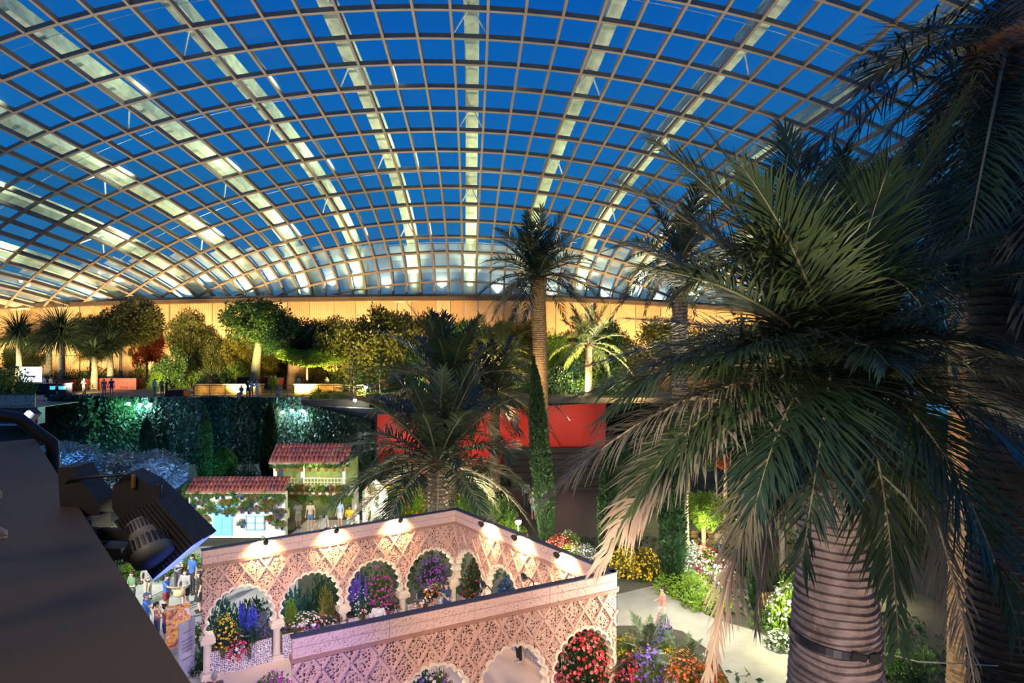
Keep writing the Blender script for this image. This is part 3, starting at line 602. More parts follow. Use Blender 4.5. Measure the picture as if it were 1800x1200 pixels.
def pav_wall(P, Q, side_in, lamps, rows):
    w = Wall2(P, Q); b = w.L / NB; a = b / 2 - .15; T = w.t; zt = PH - .56
    outl = [(0, 1.46)]; arches = []
    for k in range(NB): arches.append(arch_pts((k + .5) * b, a))
    poly = [(0, zt), (0, 1.46)]
    for ap in arches: poly += [(p.x, p.y) for p in ap[::-1]]
    poly += [(w.L, 1.46), (w.L, zt)]
    MB().prism(poly, -T / 2, T / 2, w.M).ob('wall_panel', STUC, pav)
    # diagonal lattice strips, both faces that show
    def inside(s, z):
        if not (0 <= s <= w.L and 1.46 <= z <= zt): return False
        k = min(int(s / b), NB - 1); pg = arches[k]; c = False; n = len(pg)
        for q in range(n):
            p0, p1 = pg[q], pg[(q + 1) % n]
            if (p0.y > z) != (p1.y > z) and s < (p1.x - p0.x) * (z - p0.y) / (p1.y - p0.y) + p0.x: c = not c
        return not c
    slope = 1.45
    for face in side_in:
        for sg in (1, -1):
            s0 = -2.0
            while s0 < w.L + 2.0:
                run = None
                for z in np.arange(1.46, zt + .001, .04):
                    s = s0 + sg * (z - 1.46) / slope; ok = inside(s, z)
                    if ok and run is None: run = (s, z)
                    if run and (not ok or z > zt - .045):
                        if z - run[1] > .18:
                            A = Vector((run[0], run[1], face * T / 2)); B = Vector((s, z, face * T / 2)); m = MB(); dd = (B - A); ang = math.atan2(dd.y, dd.x)
                            R = w.M.to_3x3() @ Matrix.Rotation(ang, 3, 'Z'); m.box(w.M @ ((A + B) / 2), (dd.length, .06, .11), R); m.ob('lattice_strip', STRIP, pav)
                        run = None
                s0 += .66
    for k, ap in enumerate(arches):     # pale scalloped intrados
        c = Vector(((k + .5) * b, 1.75)); vs = []; n = len(ap)
        for p in ap:
            q = p + (c - p).normalized() * .045; o = p + (p - c).normalized() * .03
            for x, z in ((q, -T / 2 - .05), (q, T / 2 + .05), (o, T / 2 + .05), (o, -T / 2 - .05)): vs.append(w.M @ Vector((x.x, x.y, z)))
        fs = [(4 * i + q, 4 * i + (q + 1) % 4, 4 * i + 4 + (q + 1) % 4, 4 * i + 4 + q) for i in range(n - 1) for q in range(4)] + [(0, 1, 2, 3), (4 * n - 1, 4 * n - 2, 4 * n - 3, 4 * n - 4)]
        MB().add(vs, fs).ob('arch_trim', CREAM, pav)
    R3 = w.M.to_3x3()
    for k in range(NB):                 # two frieze courses per bay, with a joint between
        for z0, z1 in ((zt + .07, zt + .30), (zt + .315, zt + .52)):
            MB().box(w.M @ Vector(((k + .5) * b, (z0 + z1) / 2, 0)), (b - .012, z1 - z0, T + .06), R3).ob('frieze_panel', FRZ, pav)
    MB().box(w.M @ Vector((w.L / 2, zt + .03, 0)), (w.L + .08, .09, T + .13), R3).ob('moulding', MOLD, pav)
    MB().box(w.M @ Vector((w.L / 2, zt + .30, 0)), (w.L - .02, .42, T + .02), R3).ob('frieze_core', BACKM, pav)
    MB().box(w.M @ Vector((w.L / 2, PH - .02, 0)), (w.L + .06, .03, T + .05), R3).ob('coping', COPE, pav)
    for k in range(NB + 1):             # columns
        if k in rows: continue
        p = w.M @ Vector((min(max(k * b, .16), w.L - .16), 0, 0)); m = MB()
        sh = MB().lathe([(.135, .2), (.14, .26), (.13, .3), (.12, 1.05), (.13, 1.1), (.12, 1.13)], p, 20).ob('column', CREAM, pav, True)
        R = R3 @ Matrix.Rotation(PI / 2, 3, 'X')
        mb = MB(); mb.box(p + Vector((0, 0, .06)), (.40, .40, .12), R); mb.box(p + Vector((0, 0, .16)), (.33, .33, .09), R); mb.ob('column_base', CREAM, sh)
        mb = MB(); mb.box(p + Vector((0, 0, 1.16)), (.27, .27, .07), R); mb.box(p + Vector((0, 0, 1.27)), (.44, .44, .15), R); mb.box(p + Vector((0, 0, 1.405)), (.34, .34, .12), R); mb.ob('capital', CREAM, sh)
    return w, b
WB, bB = pav_wall(PD, PC, (1,), 0, ()); WR, bR = pav_wall(PC, PB, (1,), 0, (0,)); WF, bF = pav_wall(PA, PB, (1,), 0, (4,))
slab('floor_pavilion', [tuple(p[:2]) for p in (PA, PB, PC, PD)], .03, .06, mat('pavilion_floor', (.72, .56, .45), (.66, .50, .40), .45, 1.0), 'pale pink marble floor inside the pavilion')
# spot lamps on short arms over the coping
LAMPB = mat('lamp_black', (.03, .03, .03), rough=.4); BULB = mat('bulb_warm', (1, .9, .7), emit=(1, .8, .5), estr=30)
def arm_lamp(w, s, side, label, power, col):
    p = w.M @ Vector((s, PH, 0)); n = w.n * side; t = thing('arm_spotlight', label, 'spotlight', p, 0, 'arm spotlights on the pavilion wall')
    e = n * .62 + Vector((0, 0, .10)); MB().tube([(0, 0, 0), (0, 0, .12), n * .25 + Vector((0, 0, .16)), e], .017, 7).ob('arm', LAMPB, t)
    dr = (-n * .8 + Vector((0, 0, -.75))).normalized(); R = rot_to(dr)
    MB().lathe([(.05, -.07), (.085, .0), (.09, .12), (.075, .12)], e, 12, R).ob('lamp_head', LAMPB, t); MB().lathe([(.07, .0), (.07, .012)], e + dr * .122, 12, R).ob('lens', BULB if power else mat('lens_off', (.2, .2, .2), rough=.2), t)
    if power: light('SPOT', e + dr * .15, power, col, e + dr * 2, 120, .9, .05, parent=t)
    return t
for k, s in enumerate((.20, .455, .715)):
    arm_lamp(WB, WB.L * s, 1, ['lit arm spotlight on the back pavilion wall, nearest the crowd', 'lit arm spotlight at the middle of the back pavilion wall', 'lit arm spotlight on the back pavilion wall, nearest the far corner'][k], 520, (1, .62, .26))
for k, s in enumerate((.30, .53, .78)):
    arm_lamp(WR, WR.L * s, 1, ['lit arm spotlight on the side pavilion wall, nearest the far corner', 'lit arm spotlight at the middle of the side pavilion wall', 'lit arm spotlight on the side pavilion wall, nearest the big palm'][k], 520, (1, .62, .28))
for k, s in enumerate((.36, .56, .70)):
    arm_lamp(WF, WF.L * s, -1, ['unlit arm spotlight on the front pavilion wall, nearest its free end', 'unlit arm spotlight at the middle of the front pavilion wall', 'unlit arm spotlight on the front pavilion wall, nearest the side wall'][k], 0, WARM)
# tiled planters between the columns
MOS = mosaic_mat()
def planter(w, b, k, label, depth=.75, off=-.30):
    c = w.M @ Vector(((k + .5) * b, 0, 0)); t = thing('tiled_planter', label, 'planter', c, math.atan2(w.d.y, w.d.x), 'tiled planters under the pavilion arches')
    W_ = b - .34; MB().box((0, -off * 1, .43), (W_, depth, .86)).ob('box', mat('planter_box', (.45, .40, .36), rough=.7), t); y = -off - depth / 2 - .015
    n = 4
    for q in range(n): MB().box((-W_ / 2 + W_ * (q + .5) / n, y, .44), (W_ / n - .012, .03, .80)).ob('tile', MOS, t)
    MB().box((0, -off, .875), (W_ - .04, depth - .04, .03)).ob('soil', SOIL, t)
    return t, (c + w.n * off)
wn = ['back', 'side', 'front']; od = ['first', 'second', 'third', 'fourth']
PLANT_AT = {}
for wi, (w, b) in enumerate(((WB, bB), (WR, bR), (WF, bF))):
    for k in range(NB):
        PLANT_AT[(wi, k)] = planter(w, b, k, '%s star-tiled planter under the %s pavilion wall, counted from %s' % (od[k], wn[wi], ['the crowd', 'the far corner', 'its free end'][wi]))[1]
def bay_plant(wi, k, s, dz, size, leaf, fl, label, dense=False, spire=None, name='flowering_plant', dn=0.0):
    w = (WB, WR, WF)[wi]; size = tuple(q * m_ for q, m_ in zip(size, (1.2, 1.2, 1.3))); p = PLANT_AT[(wi, k)] + w.d * s + w.n * dn + Vector((0, 0, .84 + dz)); return shrub(label, p, size, LEAF[leaf], fl, 'plant', name, 'plants in the pavilion planters', dense, spire=spire)
B1 = 'under the back pavilion arch nearest the crowd'; B2 = 'under the second back pavilion arch'; B3 = 'under the third back pavilion arch'; B4 = 'under the back pavilion arch by the far corner'
bay_plant(0, 0, -.45, 0, (.42, .36, .75), 'teal', 'yellow', 'yellow snapdragons massed ' + B1, True)
bay_plant(0, 0, .25, 0, (.45, .36, .62), 'teal', None, 'blue delphinium spires ' + B1, spire='blue')
bay_plant(0, 0, .72, 0, (.28, .3, .62), 'grey', 'violet', 'pale violet blooms beside the delphiniums ' + B1)
bay_plant(0, 0, 0, 0, (.95, .30, .22), 'deep', ['red', 'white', 'pink'], 'low edging of red, white and pink flowers ' + B1, dn=.22)
bay_plant(0, 1, -.25, 0, (.65, .36, .38), 'green', ['white'], 'white flowers massed ' + B2, True)
bay_plant(0, 1, .62, 0, (.28, .3, .95), 'olive', None, 'tall column of leafy vine ' + B2)
bay_plant(0, 1, -.62, .05, (.2, .2, .75), 'lime', None, 'yellow-green upright plant ' + B2)
bay_plant(0, 1, .1, 0, (.95, .3, .24), 'deep', ['red', 'white', 'purple'], 'low edging of red, white and purple flowers ' + B2, dn=.22)
bay_plant(0, 2, .35, 0, (.55, .4, 1.25), 'green', ['magenta'], 'tall bush of mauve flowers ' + B3, True)
bay_plant(0, 2, -.5, 0, (.4, .34, .7), 'teal', ['white'], 'blue and white spires ' + B3, spire='violet')
bay_plant(0, 2, -.1, 0, (.95, .3, .24), 'deep', ['red', 'white'], 'low edging of red and white flowers ' + B3, dn=.22)
bay_plant(0, 3, .25, .55, (.58, .45, .75), 'deep', ['purple'], 'big round bush of purple flowers ' + B4, True)
bay_plant(0, 3, 0, 0, (.95, .3, .28), 'deep', ['orange', 'white'], 'low edging of orange and white flowers ' + B4, dn=.22)
R1 = 'under the side pavilion arch by the far corner'; R2 = 'under the second side pavilion arch'
bay_plant(1, 0, -.3, 0, (.35, .3, .45), 'deep', ['red', 'orange'], 'red and orange flowers ' + R1); bay_plant(1, 0, .35, 0, (.4, .3, .38), 'green', ['white', 'purple'], 'white and purple flowers ' + R1)
bay_plant(1, 0, 0, 0, (.5, .34, 1.25), 'deep', ['red'], 'clipped dark shrub with red blooms ' + R1)
bay_plant(1, 1, -.2, .2, (.45, .4, .9), 'teal', ['blue'], 'rounded blue flowers ' + R2, True)
bay_plant(1, 2, 0, 0, (.6, .4, .8), 'deep', ['white'], 'white flowers under the third side pavilion arch'); bay_plant(1, 3, 0, 0, (.6, .4, .8), 'green', ['pink'], 'pink flowers under the side pavilion arch nearest the big palm')
F1 = 'under the front pavilion arch nearest the side wall'; F3 = 'under the second front pavilion arch'
bay_plant(2, 3, .1, 0, (.75, .4, 1.5), 'deep', ['red', 'coral'], 'bush of red and coral roses ' + F1, True); bay_plant(2, 3, -.5, 0, (.4, .35, .5), 'green', ['pink'], 'pink geraniums ' + F1, True)
bay_plant(2, 1, -.1, .3, (.65, .45, 1.0), 'teal', ['white', 'violet'], 'tall lilac and white flowers ' + F3, True); bay_plant(2, 1, .3, .5, (.4, .3, .85), 'green', ['magenta'], 'magenta blooms topping the lilac ' + F3)
bay_plant(2, 0, 0, .2, (.6, .4, .7), 'green', ['pink'], 'pink flowers under the front pavilion arch at its free end'); bay_plant(2, 2, -.75, .1, (.35, .3, .35), 'olive', None, 'small olive green ball shrub under the third front pavilion arch')
for k_, (wi, b_, s_, h_, lf_) in enumerate([(0, 0, -.3, 1.5, 'teal'), (0, 0, .7, 1.3, 'deep'), (0, 1, -.2, 1.45, 'teal'), (0, 1, .9, 1.6, 'deep'), (0, 2, .2, 1.5, 'deep')]):
    p = WB.M @ Vector(((b_ + .5) * bB + s_, 0, -1.7)); shrub('tall leafy shrub behind the %s back pavilion arch, %s side' % (od[b_], 'crowd' if s_ < 0 else 'corner'), (p.x, p.y, 0), (.95, .7, h_ * 1.25), LEAF[lf_], group='shrubs behind the pavilion')
# trailing plants over the tile fronts
for k, (wi, b_, s, h) in enumerate([(0, 0, -.55, .38), (0, 0, .25, .62), (0, 1, -.5, .3), (0, 1, .3, .35), (0, 2, -.5, .4), (0, 3, -.3, .45), (0, 3, .7, .4)]):
    w = (WB, WR, WF)[wi]; p = PLANT_AT[(wi, b_)] + w.d * s + w.n * .42 + Vector((0, 0, .9)); t = thing('trailing_vine', 'green vine trailing over the %s back planter, %s' % (od[b_], 'toward the crowd' if s < 0 else 'toward the far corner'), 'vine', p, 0, 'trailing vines on the planters')
    ob('foliage', BUSH[k % 4], LEAF['green' if k % 2 else 'olive'], t, (0, 0, .05), (PI, 0, k), (.14, .12, h))
light('POINT', tuple((PA + PB + PC + PD) / 4 + Vector((-1.2, -1.0, 3.6))), 380, (1, .86, .80), size=.5)  # unseen fill light added inside the pavilion
for k_ in range(NB): c_ = WB.M @ Vector(((k_ + .5) * bB, 3.0, -1.6)); light('POINT', tuple(c_), 130, (1, .95, .85), size=.2)  # more added fill, one light per back arch
# big magenta standard in the pavilion entrance
p = at(482, 1195, 16.2); t = thing('magenta_flower_tower', 'tall bush of magenta and pink flowers at the pavilion entrance', 'plant', (p.x, p.y, 0))
MB().lathe([(.25, 0), (.32, .5), (.34, .52), (.3, .5)], seg=16).ob('pot', mat('pot_white', (.6, .58, .56), rough=.5), t, True)
for k, (z, s, f) in enumerate([(.5, .62, 'pink'), (1.15, .55, 'pink'), (1.75, .60, 'magenta')]):
    ob('foliage', BUSH[k], LEAF['green'], t, (0, 0, z), (0, 0, k), (s, s, .62)); ob('blossom', BLOD[k], FLO[f], t, (0, 0, z), (0, 0, k), (s * 1.02, s * 1.02, .66))

# ------------------------------------------------------------------ patio houses with tiled roofs
TILE = [mat('roof_tile_%d' % k, c, tuple(x * .75 for x in c), .7, 8, rnd=.1) for k, c in enumerate([(.26, .055, .04), (.21, .045, .038), (.31, .08, .05), (.20, .06, .06)])]
WHT = mat('whitewash', (.80, .78, .72), (.72, .70, .64), .8, 2.5, bump=.15); BLUEP = mat('paint_skyblue', (.22, .55, .85), (.20, .50, .80), .5, 2)
me_tile = MB()
for k in range(6):
    a0, a1 = PI * k / 6, PI * (k + 1) / 6; q = []
    for y, r in ((-.21, .105), (.21, .09)):
        for a in (a0, a1): q.append((r * math.cos(a), y, r * math.sin(a) * .8))
    for y, r in ((-.21, .08), (.21, .068)):
        for a in (a0, a1): q.append((r * math.cos(a), y, r * math.sin(a) * .8))
    me_tile.add(q, [(0, 1, 3, 2), (4, 6, 7, 5), (0, 4, 5, 1), (2, 3, 7, 6)])
me_tile = me_tile.mesh('roof_tile', True)
def tiled_roof(t, x0, x1, z0, y0, rows, pitch, step=.222):
    n = int(round((x1 - x0) / step)); rnd = random.Random(int(x0 * 100))
    dy, dz = math.cos(pitch) * .36, math.sin(pitch) * .36
    MB().box(((x0 + x1) / 2, y0 + dy * rows / 2, z0 + dz * rows / 2 - .05), (x1 - x0, dy * rows / math.cos(pitch) + .15, .06), Matrix.Rotation(pitch, 3, 'X')).ob('roof_deck', MOLD, t)
    for i in range(n):
        for j in range(rows): ob('roof_tile', me_tile, TILE[rnd.randrange(4)], t, (x0 + (i + .5) * step + rnd.uniform(-.012, .012), y0 + dy * (j + .5), z0 + dz * (j + .5) + rnd.uniform(-.01, .01)), (pitch + .06, 0, rnd.uniform(-.05, .05)))
xa, xb = at(330, 870, 35.0).x, at(500, 870, 35.0).x
h1 = thing('pot_wall_house', 'low whitewashed house front hung with flower pots under a short red tiled roof', 'house', (0, 0, 0), 0)
hz = 2.55
MB().box(((xa + xb) / 2, 35.3, hz / 2), (xb - xa, .4, hz)).ob('wall', WHT, h1)
MB().box(((xa + xb) / 2, 35.02, hz + .02), (xb - xa + .1, .28, .10)).ob('cornice', WHT, h1)
tiled_roof(h1, xa - .05, xb + .05, hz + .12, 34.9, 3, .55)
dx = at(391, 930, 35).x; d_ = MB().box((dx, 35.08, 1.0), (1.1, .06, 1.75)).ob('door', BLUEP, h1)
for q in (-.26, .26): MB().box((dx + q, 35.04, 1.0), (.42, .03, 1.5)).ob('door_panel', BLUEP, d_)
wx = at(448, 935, 35).x; wd = MB().box((wx, 35.07, .85), (1.0, .06, .72)).ob('window', mat('window_white', (.7, .78, .85), rough=.3), h1)
fm = MB(); [fm.box((wx + q, 35.02, .85), (.06, .06, .76)) for q in (-.5, 0, .5)]; [fm.box((wx, 35.02, .85 + q), (1.06, .06, .06)) for q in (-.38, 0, .38)]; fm.ob('window_frame', BLUEP, wd)
# balcony house
xc, xd = at(484, 815, 37.5).x, at(612, 815, 37.5).x; zr = CZ - (212) / F * 37.0
h2 = thing('balcony_house', 'two storey patio house with a white railing balcony under a red tiled roof', 'house', (0, 0, 0), 0)
zb = 1.95
MB().box(((xc + xd) / 2, 38.1, zb), (xd - xc + .4, 2.2, .18)).ob('balcony_floor', WHT, h2)
for q, x in enumerate((xc + .12, xc + 1.75, xd - .15)): MB().box((x, 37.15, (zb + zr) / 2), (.16, .16, zr - zb)).ob('post', WHT, h2)
for x in (xc + .1, xd + .05): MB().box((x, 39.0, zb / 2), (.3, .5, zb)).ob('pier', WHT, h2)
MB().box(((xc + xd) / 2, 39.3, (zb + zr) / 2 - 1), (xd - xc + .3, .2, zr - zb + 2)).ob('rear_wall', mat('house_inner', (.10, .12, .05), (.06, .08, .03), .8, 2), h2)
rl = MB().box(((xc + xd) / 2, 37.05, zb + .95), (xd - xc, .05, .05)).ob('handrail', CREAM, h2); MB().box(((xc + xd) / 2, 37.05, zb + .15), (xd - xc, .05, .05)).ob('bottom_rail', CREAM, h2)
MB().box(((xc + xd) / 2, 37.05, zb + .72), (xd - xc, .04, .04)).ob('middle_rail', CREAM, h2)
for k in range(22): MB().box((xc + .1 + k * (xd - xc - .2) / 21, 37.05, zb + .55), (.035, .035, .8)).ob('baluster', CREAM, h2)
MB().box(((xc + xd) / 2, 36.95, zr - .03), (xd - xc + .25, .2, .12)).ob('eave', WHT, h2)
tiled_roof(h2, xc - .12, xd + .12, zr + .08, 36.8, 4, .62)
light('POINT', ((xc + xd) / 2, 37.5, zr - .30), 420, (.95, 1, .40), size=.3); light('POINT', ((xc + xd) / 2, 38.0, zb - .35), 90, (1, .9, .55), size=.2)
# hanging pots: pot > rim, plant, blossom
me_pot = MB().lathe([(.055, -.09), (.085, .08), (.095, .08), (.095, .11), (.08, .11)], seg=10).mesh('pot', True)
POTC = {'blue': mat('pot_blue', (.05, .22, .55), rough=.35), 'teal': mat('pot_teal', (.05, .35, .45), rough=.35), 'cobalt': mat('pot_cobalt', (.03, .06, .42), rough=.35), 'terracotta': mat('pot_terracotta', (.55, .20, .06), rough=.7)}
random.seed(12)
def wall_pot(p, pc, leaf, fl, label, s=1.0, group='pots hung on the white house front'):
    t = thing('hanging_pot', label, 'flower pot', p, random.random() * 6, group)
    ob('pot', me_pot, POTC[pc], t, scale=s); ob('plant', BUSH[random.randrange(4)], LEAF[leaf], t, (0, 0, .09 * s), None, (.34 * s, .26 * s, .34 * s))
    if fl: ob('blossom', BLO[random.randrange(3)], FLO[fl], t, (0, 0, .09 * s), None, (.34 * s, .26 * s, .34 * s))
rowsn = ['top', 'second', 'third', 'fourth', 'fifth']; cw = ['first', 'second', 'third', 'fourth', 'fifth', 'sixth', 'seventh', 'eighth', 'ninth', 'tenth', 'eleventh', 'twelfth', 'last']
for r_ in range(5):
    n = 0
    for c_ in range(12):
        x = xa + .25 + c_ * (xb - xa - .35) / 11 + random.uniform(-.14, .14) + (.2 if r_ % 2 else 0); z = hz - .34 - r_ * .40 + random.uniform(-.12, .12)
        if r_ >= 3 and (abs(x - dx) < .75 or abs(x - wx) < .7): continue
        if x > xb - .05: continue
        pc = random.choice(['blue', 'blue', 'teal', 'cobalt']); n += 1
        wall_pot((x, 34.93, z), pc, random.choice(['pot', 'pot', 'lime', 'grey']), random.choice([None, None, 'pink', 'red', None]), '%s geranium pot on the white house front, %s row, %s from the flood light' % (pc, rowsn[r_], cw[n - 1]))
for k in range(9):
    x = xc + .3 + k * (xd - xc - .5) / 8; wall_pot((x, 36.98, zr - .42), 'terracotta', 'pot', None, 'terracotta fern pot under the balcony eave, %s from the pot wall' % cw[k], 1.35, 'fern pots under the eave')
for k in range(11):
    x = xc + .2 + k * (xd - xc - .3) / 10; wall_pot((x, 36.9, zb + .12), 'terracotta', ['lime', 'green', 'teal'][k % 3], ['red', 'yellow', None, 'red', 'orange'][k % 5], 'terracotta pot on the balcony edge, %s from the pot wall' % cw[min(k, 12)], 1.2, 'pots on the balcony edge')
for k in range(11):
    x = xc + .1 + k * (xd - xc) / 10; t = thing('hanging_vine', 'leafy vine hanging below the balcony, %s from the pot wall' % cw[k], 'vine', (x, 36.9, zb + .02), 0, 'vines below the balcony')
    ob('foliage', BUSH[k % 4], LEAF[['olive', 'lime', 'pot'][k % 3]], t, None, (PI, 0, k), (.40, .24, .35 + .28 * (k % 3)))
# flower-covered gable wall right of the balcony house
t = thing('rose_gable', 'white gable wall covered in red roses beside the balcony house', 'wall', (at(655, 900, 36).x, 36, 0))
MB().prism([(-.55, 0), (.85, 0), (.85, 2.4), (.15, 3.1), (-.55, 2.4)], -.12, .12, Matrix.Rotation(PI / 2, 4, 'X')).ob('wall', WHT, t)
for k in range(7): ob('rose', BUSH[k % 4], LEAF['green'], t, (random.uniform(-.6, .75), -.15, .3 + k * .38), (PI / 2, 0, k), (.35, .35, .18)); ob('blossom', BLO[k % 3], FLO[['red', 'pink', 'orange'][k % 3]], t, (random.uniform(-.6, .75), -.15, .3 + k * .38), (PI / 2, 0, k), (.38, .38, .2))
# ------------------------------------------------------------------ near gallery: parapet, cable, flood light
LEDGE = mat('parapet_paint', (.098, .066, .022), (.088, .059, .019), .55, 2.0, bump=.04)
zl = CZ - .45
def lp(u, v, z=zl): return gp(u, v, z)
def ledge(name, quad, z, thick, m):
    return MB().prism([tuple(p[:2]) for p in quad], z - thick, z).ob(name, m)
e0, e1 = lp(375, 1262), lp(62, 771); ed = (e1 - e0).normalized(); nl = Vector((-ed.y, ed.x, 0))
W_L = .55
q = [e0 - ed * 1.6, e1, e1 + nl * W_L, e0 - ed * 1.6 + nl * W_L]
pp = ledge('wall_parapet', q, zl, .9, LEDGE); struct(pp, 'dark grey parapet of the viewing gallery in the near corner', 'parapet')
e2 = e1 + ed * 3.0; q = [e1 + ed * .10 + nl * .28, e2 + nl * .22, e2 + nl * .6, e1 + ed * .10 + nl * W_L]
struct(ledge('wall_parapet_far', q, zl + .06, .9, mat('parapet_far', (.20, .19, .185), rough=.6)), 'lighter continuation of the gallery parapet beyond the cable', 'parapet')
c = MB().tube([e1 + nl * .5 + ed * -.05 + Vector((0, 0, .06)), e1 + nl * .4 + ed * .02 + Vector((0, 0, .13)), e1 + nl * .25 + ed * .02 + Vector((0, 0, .15)), e1 + nl * .06 + Vector((0, 0, .10)), e1 - nl * .06 - ed * .03 + Vector((0, 0, -.02)), e1 - nl * .08 - ed * .05 + Vector((0, 0, -.35))], .028, 10).ob('rubber_cable', mat('rubber_black', (.015, .015, .017), rough=.45), None, True)
tag(c, 'thick black rubber cable looped over the gallery parapet', 'cable')
# slim LED bar lamp at the end of the parapet
p0, p1 = at(39, 743, 4.6), at(56, 724, 4.6); t = thing('led_bar_lamp', 'slim bright blue-white LED bar lamp by the end of the parapet', 'lamp', (p0 + p1) / 2)
dd = (p1 - p0); R = rot_to(dd); MB().box((0, .03, 0), (.07, .06, dd.length * 1.1), R).ob('housing', LAMPB, t); MB().box((0, -.01, 0), (.05, .03, dd.length), R).ob('tube', mat('led_blue', (.7, .8, 1), emit=(.45, .55, 1), estr=18), t); MB().tube([(0, .03, 0), (-.12, .08, -.02), (-.45, .1, -.04)], .02, 6).ob('bracket', LAMPB, t)
# flood light fixture clamped outside the parapet
FIX = mat('fixture_black', (.028, .026, .024), (.018, .017, .016), .5, 8); FIXG = mat('fixture_grey', (.20, .19, .16), (.15, .145, .125), .5, 6)
FD = 1.75
fo = at(255, 905, FD); t = thing('flood_light', 'black finned LED flood light with grey motor clamped to the parapet', 'flood light', fo)
X, Yv, Zv = Vector((1, 0, 0)), Vector((0, 1, 0)), Vector((0, 0, 1)); px = FD / F
def L2(u, v, dy=0.0): return Vector(((u - 255) * px, dy, -(v - 905) * px))
def slabpoly(name, pts, y0, y1, m, parent):
    M = Matrix(((1, 0, 0, 0), (0, 0, -1, 0), (0, 1, 0, 0), (0, 0, 0, 1)))
    return MB().prism([((u - 255) * px, -(v - 905) * px) for u, v in pts], -y1, -y0, M).ob(name, m, parent)
slabpoly('driver_box', [(124, 815), (150, 815), (172, 850), (196, 876), (196, 900), (176, 900), (150, 905), (128, 880)], -.05, .03, FIX, t)
slabpoly('junction_box', [(176, 898), (203, 896), (202, 944), (176, 944)], -.10, -.02, FIXG, t)
slabpoly('bracket', [(130, 868), (160, 860), (178, 900), (178, 946), (204, 960), (198, 985), (165, 960), (140, 910)], .0, .03, FIX, t)
body = slabpoly('lamp_body', [(207, 850), (232, 828), (268, 846), (292, 868), (366, 942), (296, 1002), (252, 958), (222, 915), (205, 890)], -.02, .05, FIX, t)
a0, a1 = Vector((222, 900)), Vector((296, 1000)); b0, b1 = Vector((290, 866)), Vector((364, 942))
for k in range(12):
    s = k / 11; s0 = a0.lerp(b0, s) + Vector((8, 2)); s1 = a1.lerp(b1, s); A = L2(*s0, -.045); B = L2(*s1, -.045); d_ = B - A; R = Matrix.Rotation(-math.atan2(d_.z, d_.x), 3, 'Y')
    MB().box((A + B) / 2, (d_.length, .05, .008), R).ob('fin', FIX, body)
A, B = L2(297, 1001, -.03), L2(365, 943, -.03); d_ = B - A; R = Matrix.Rotation(-math.atan2(d_.z, d_.x), 3, 'Y'); MB().box((A + B) / 2, (d_.length, .10, .004), R).ob('led_strip', mat('led_strip', (.6, .7, 1), emit=(.10, .16, 1), estr=2.0), t)
slabpoly('arm', [(196, 917), (300, 919), (320, 930), (312, 938), (200, 934)], -.075, -.05, FIX, t)
slabpoly('base_rail', [(196, 950), (236, 952), (238, 970), (200, 974)], -.06, .02, FIXG, t)
cm = L2(288, 938, -.075); R = rot_to((L2(290, 962) - L2(262, 928)).normalized() + Vector((0, -.45, 0)))
mt = MB().lathe([(.010, -.066), (.036, -.064), (.038, -.03), (.036, -.012), (.05, -.006), (.054, .03), (.050, .052), (.02, .055)], cm, 22, R).ob('motor', FIXG, t, True)
for k in range(26):
    a = 2 * PI * k / 26; q_ = R @ Vector((.0535 * math.cos(a), .0535 * math.sin(a), .012)); MB().box(cm + q_, (.006, .0055, .030), R @ Matrix.Rotation(a, 3, 'Z')).ob('vent', FIX, mt)
    q_ = R @ Vector((.0375 * math.cos(a), .0375 * math.sin(a), -.045)); MB().box(cm + q_, (.005, .0045, .026), R @ Matrix.Rotation(a, 3, 'Z')).ob('vent', FIX, mt)
MB().lathe([(.004, -.02), (.020, -.02), (.022, .0), (.020, .012), (.004, .012)], L2(258, 958, -.07), 18, rot_to((0, -1, 0))).ob('knob', FIXG, t, True)
MB().tube([L2(122, 852, -.03), L2(150, 834, -.06), L2(190, 829, -.06), L2(228, 828, -.05), L2(246, 834, -.02), L2(240, 870, 0)], .0045, 8).ob('power_cable', mat('rubber_black', (.015,) * 3), t, True)
sh_ = []
for k in range(13): a = 2 * PI * k / 12; sh_.append(L2(217 + 5 * math.cos(a), 840 + 5 * math.sin(a), -.02))
MB().tube(sh_, .0025, 6).ob('safety_ring', FIX, t)
MB().lathe([(.003, -.016), (.006, -.016), (.006, .016), (.003, .02)], L2(246, 842, -.03), 10).ob('connector', mat('plug_yellow', (.20, .11, .012), rough=.4), t); MB().lathe([(.004, -.02), (.008, -.02), (.008, .02), (.004, .024)], L2(286, 862, -.02), 10).ob('cable_gland', FIX, t)

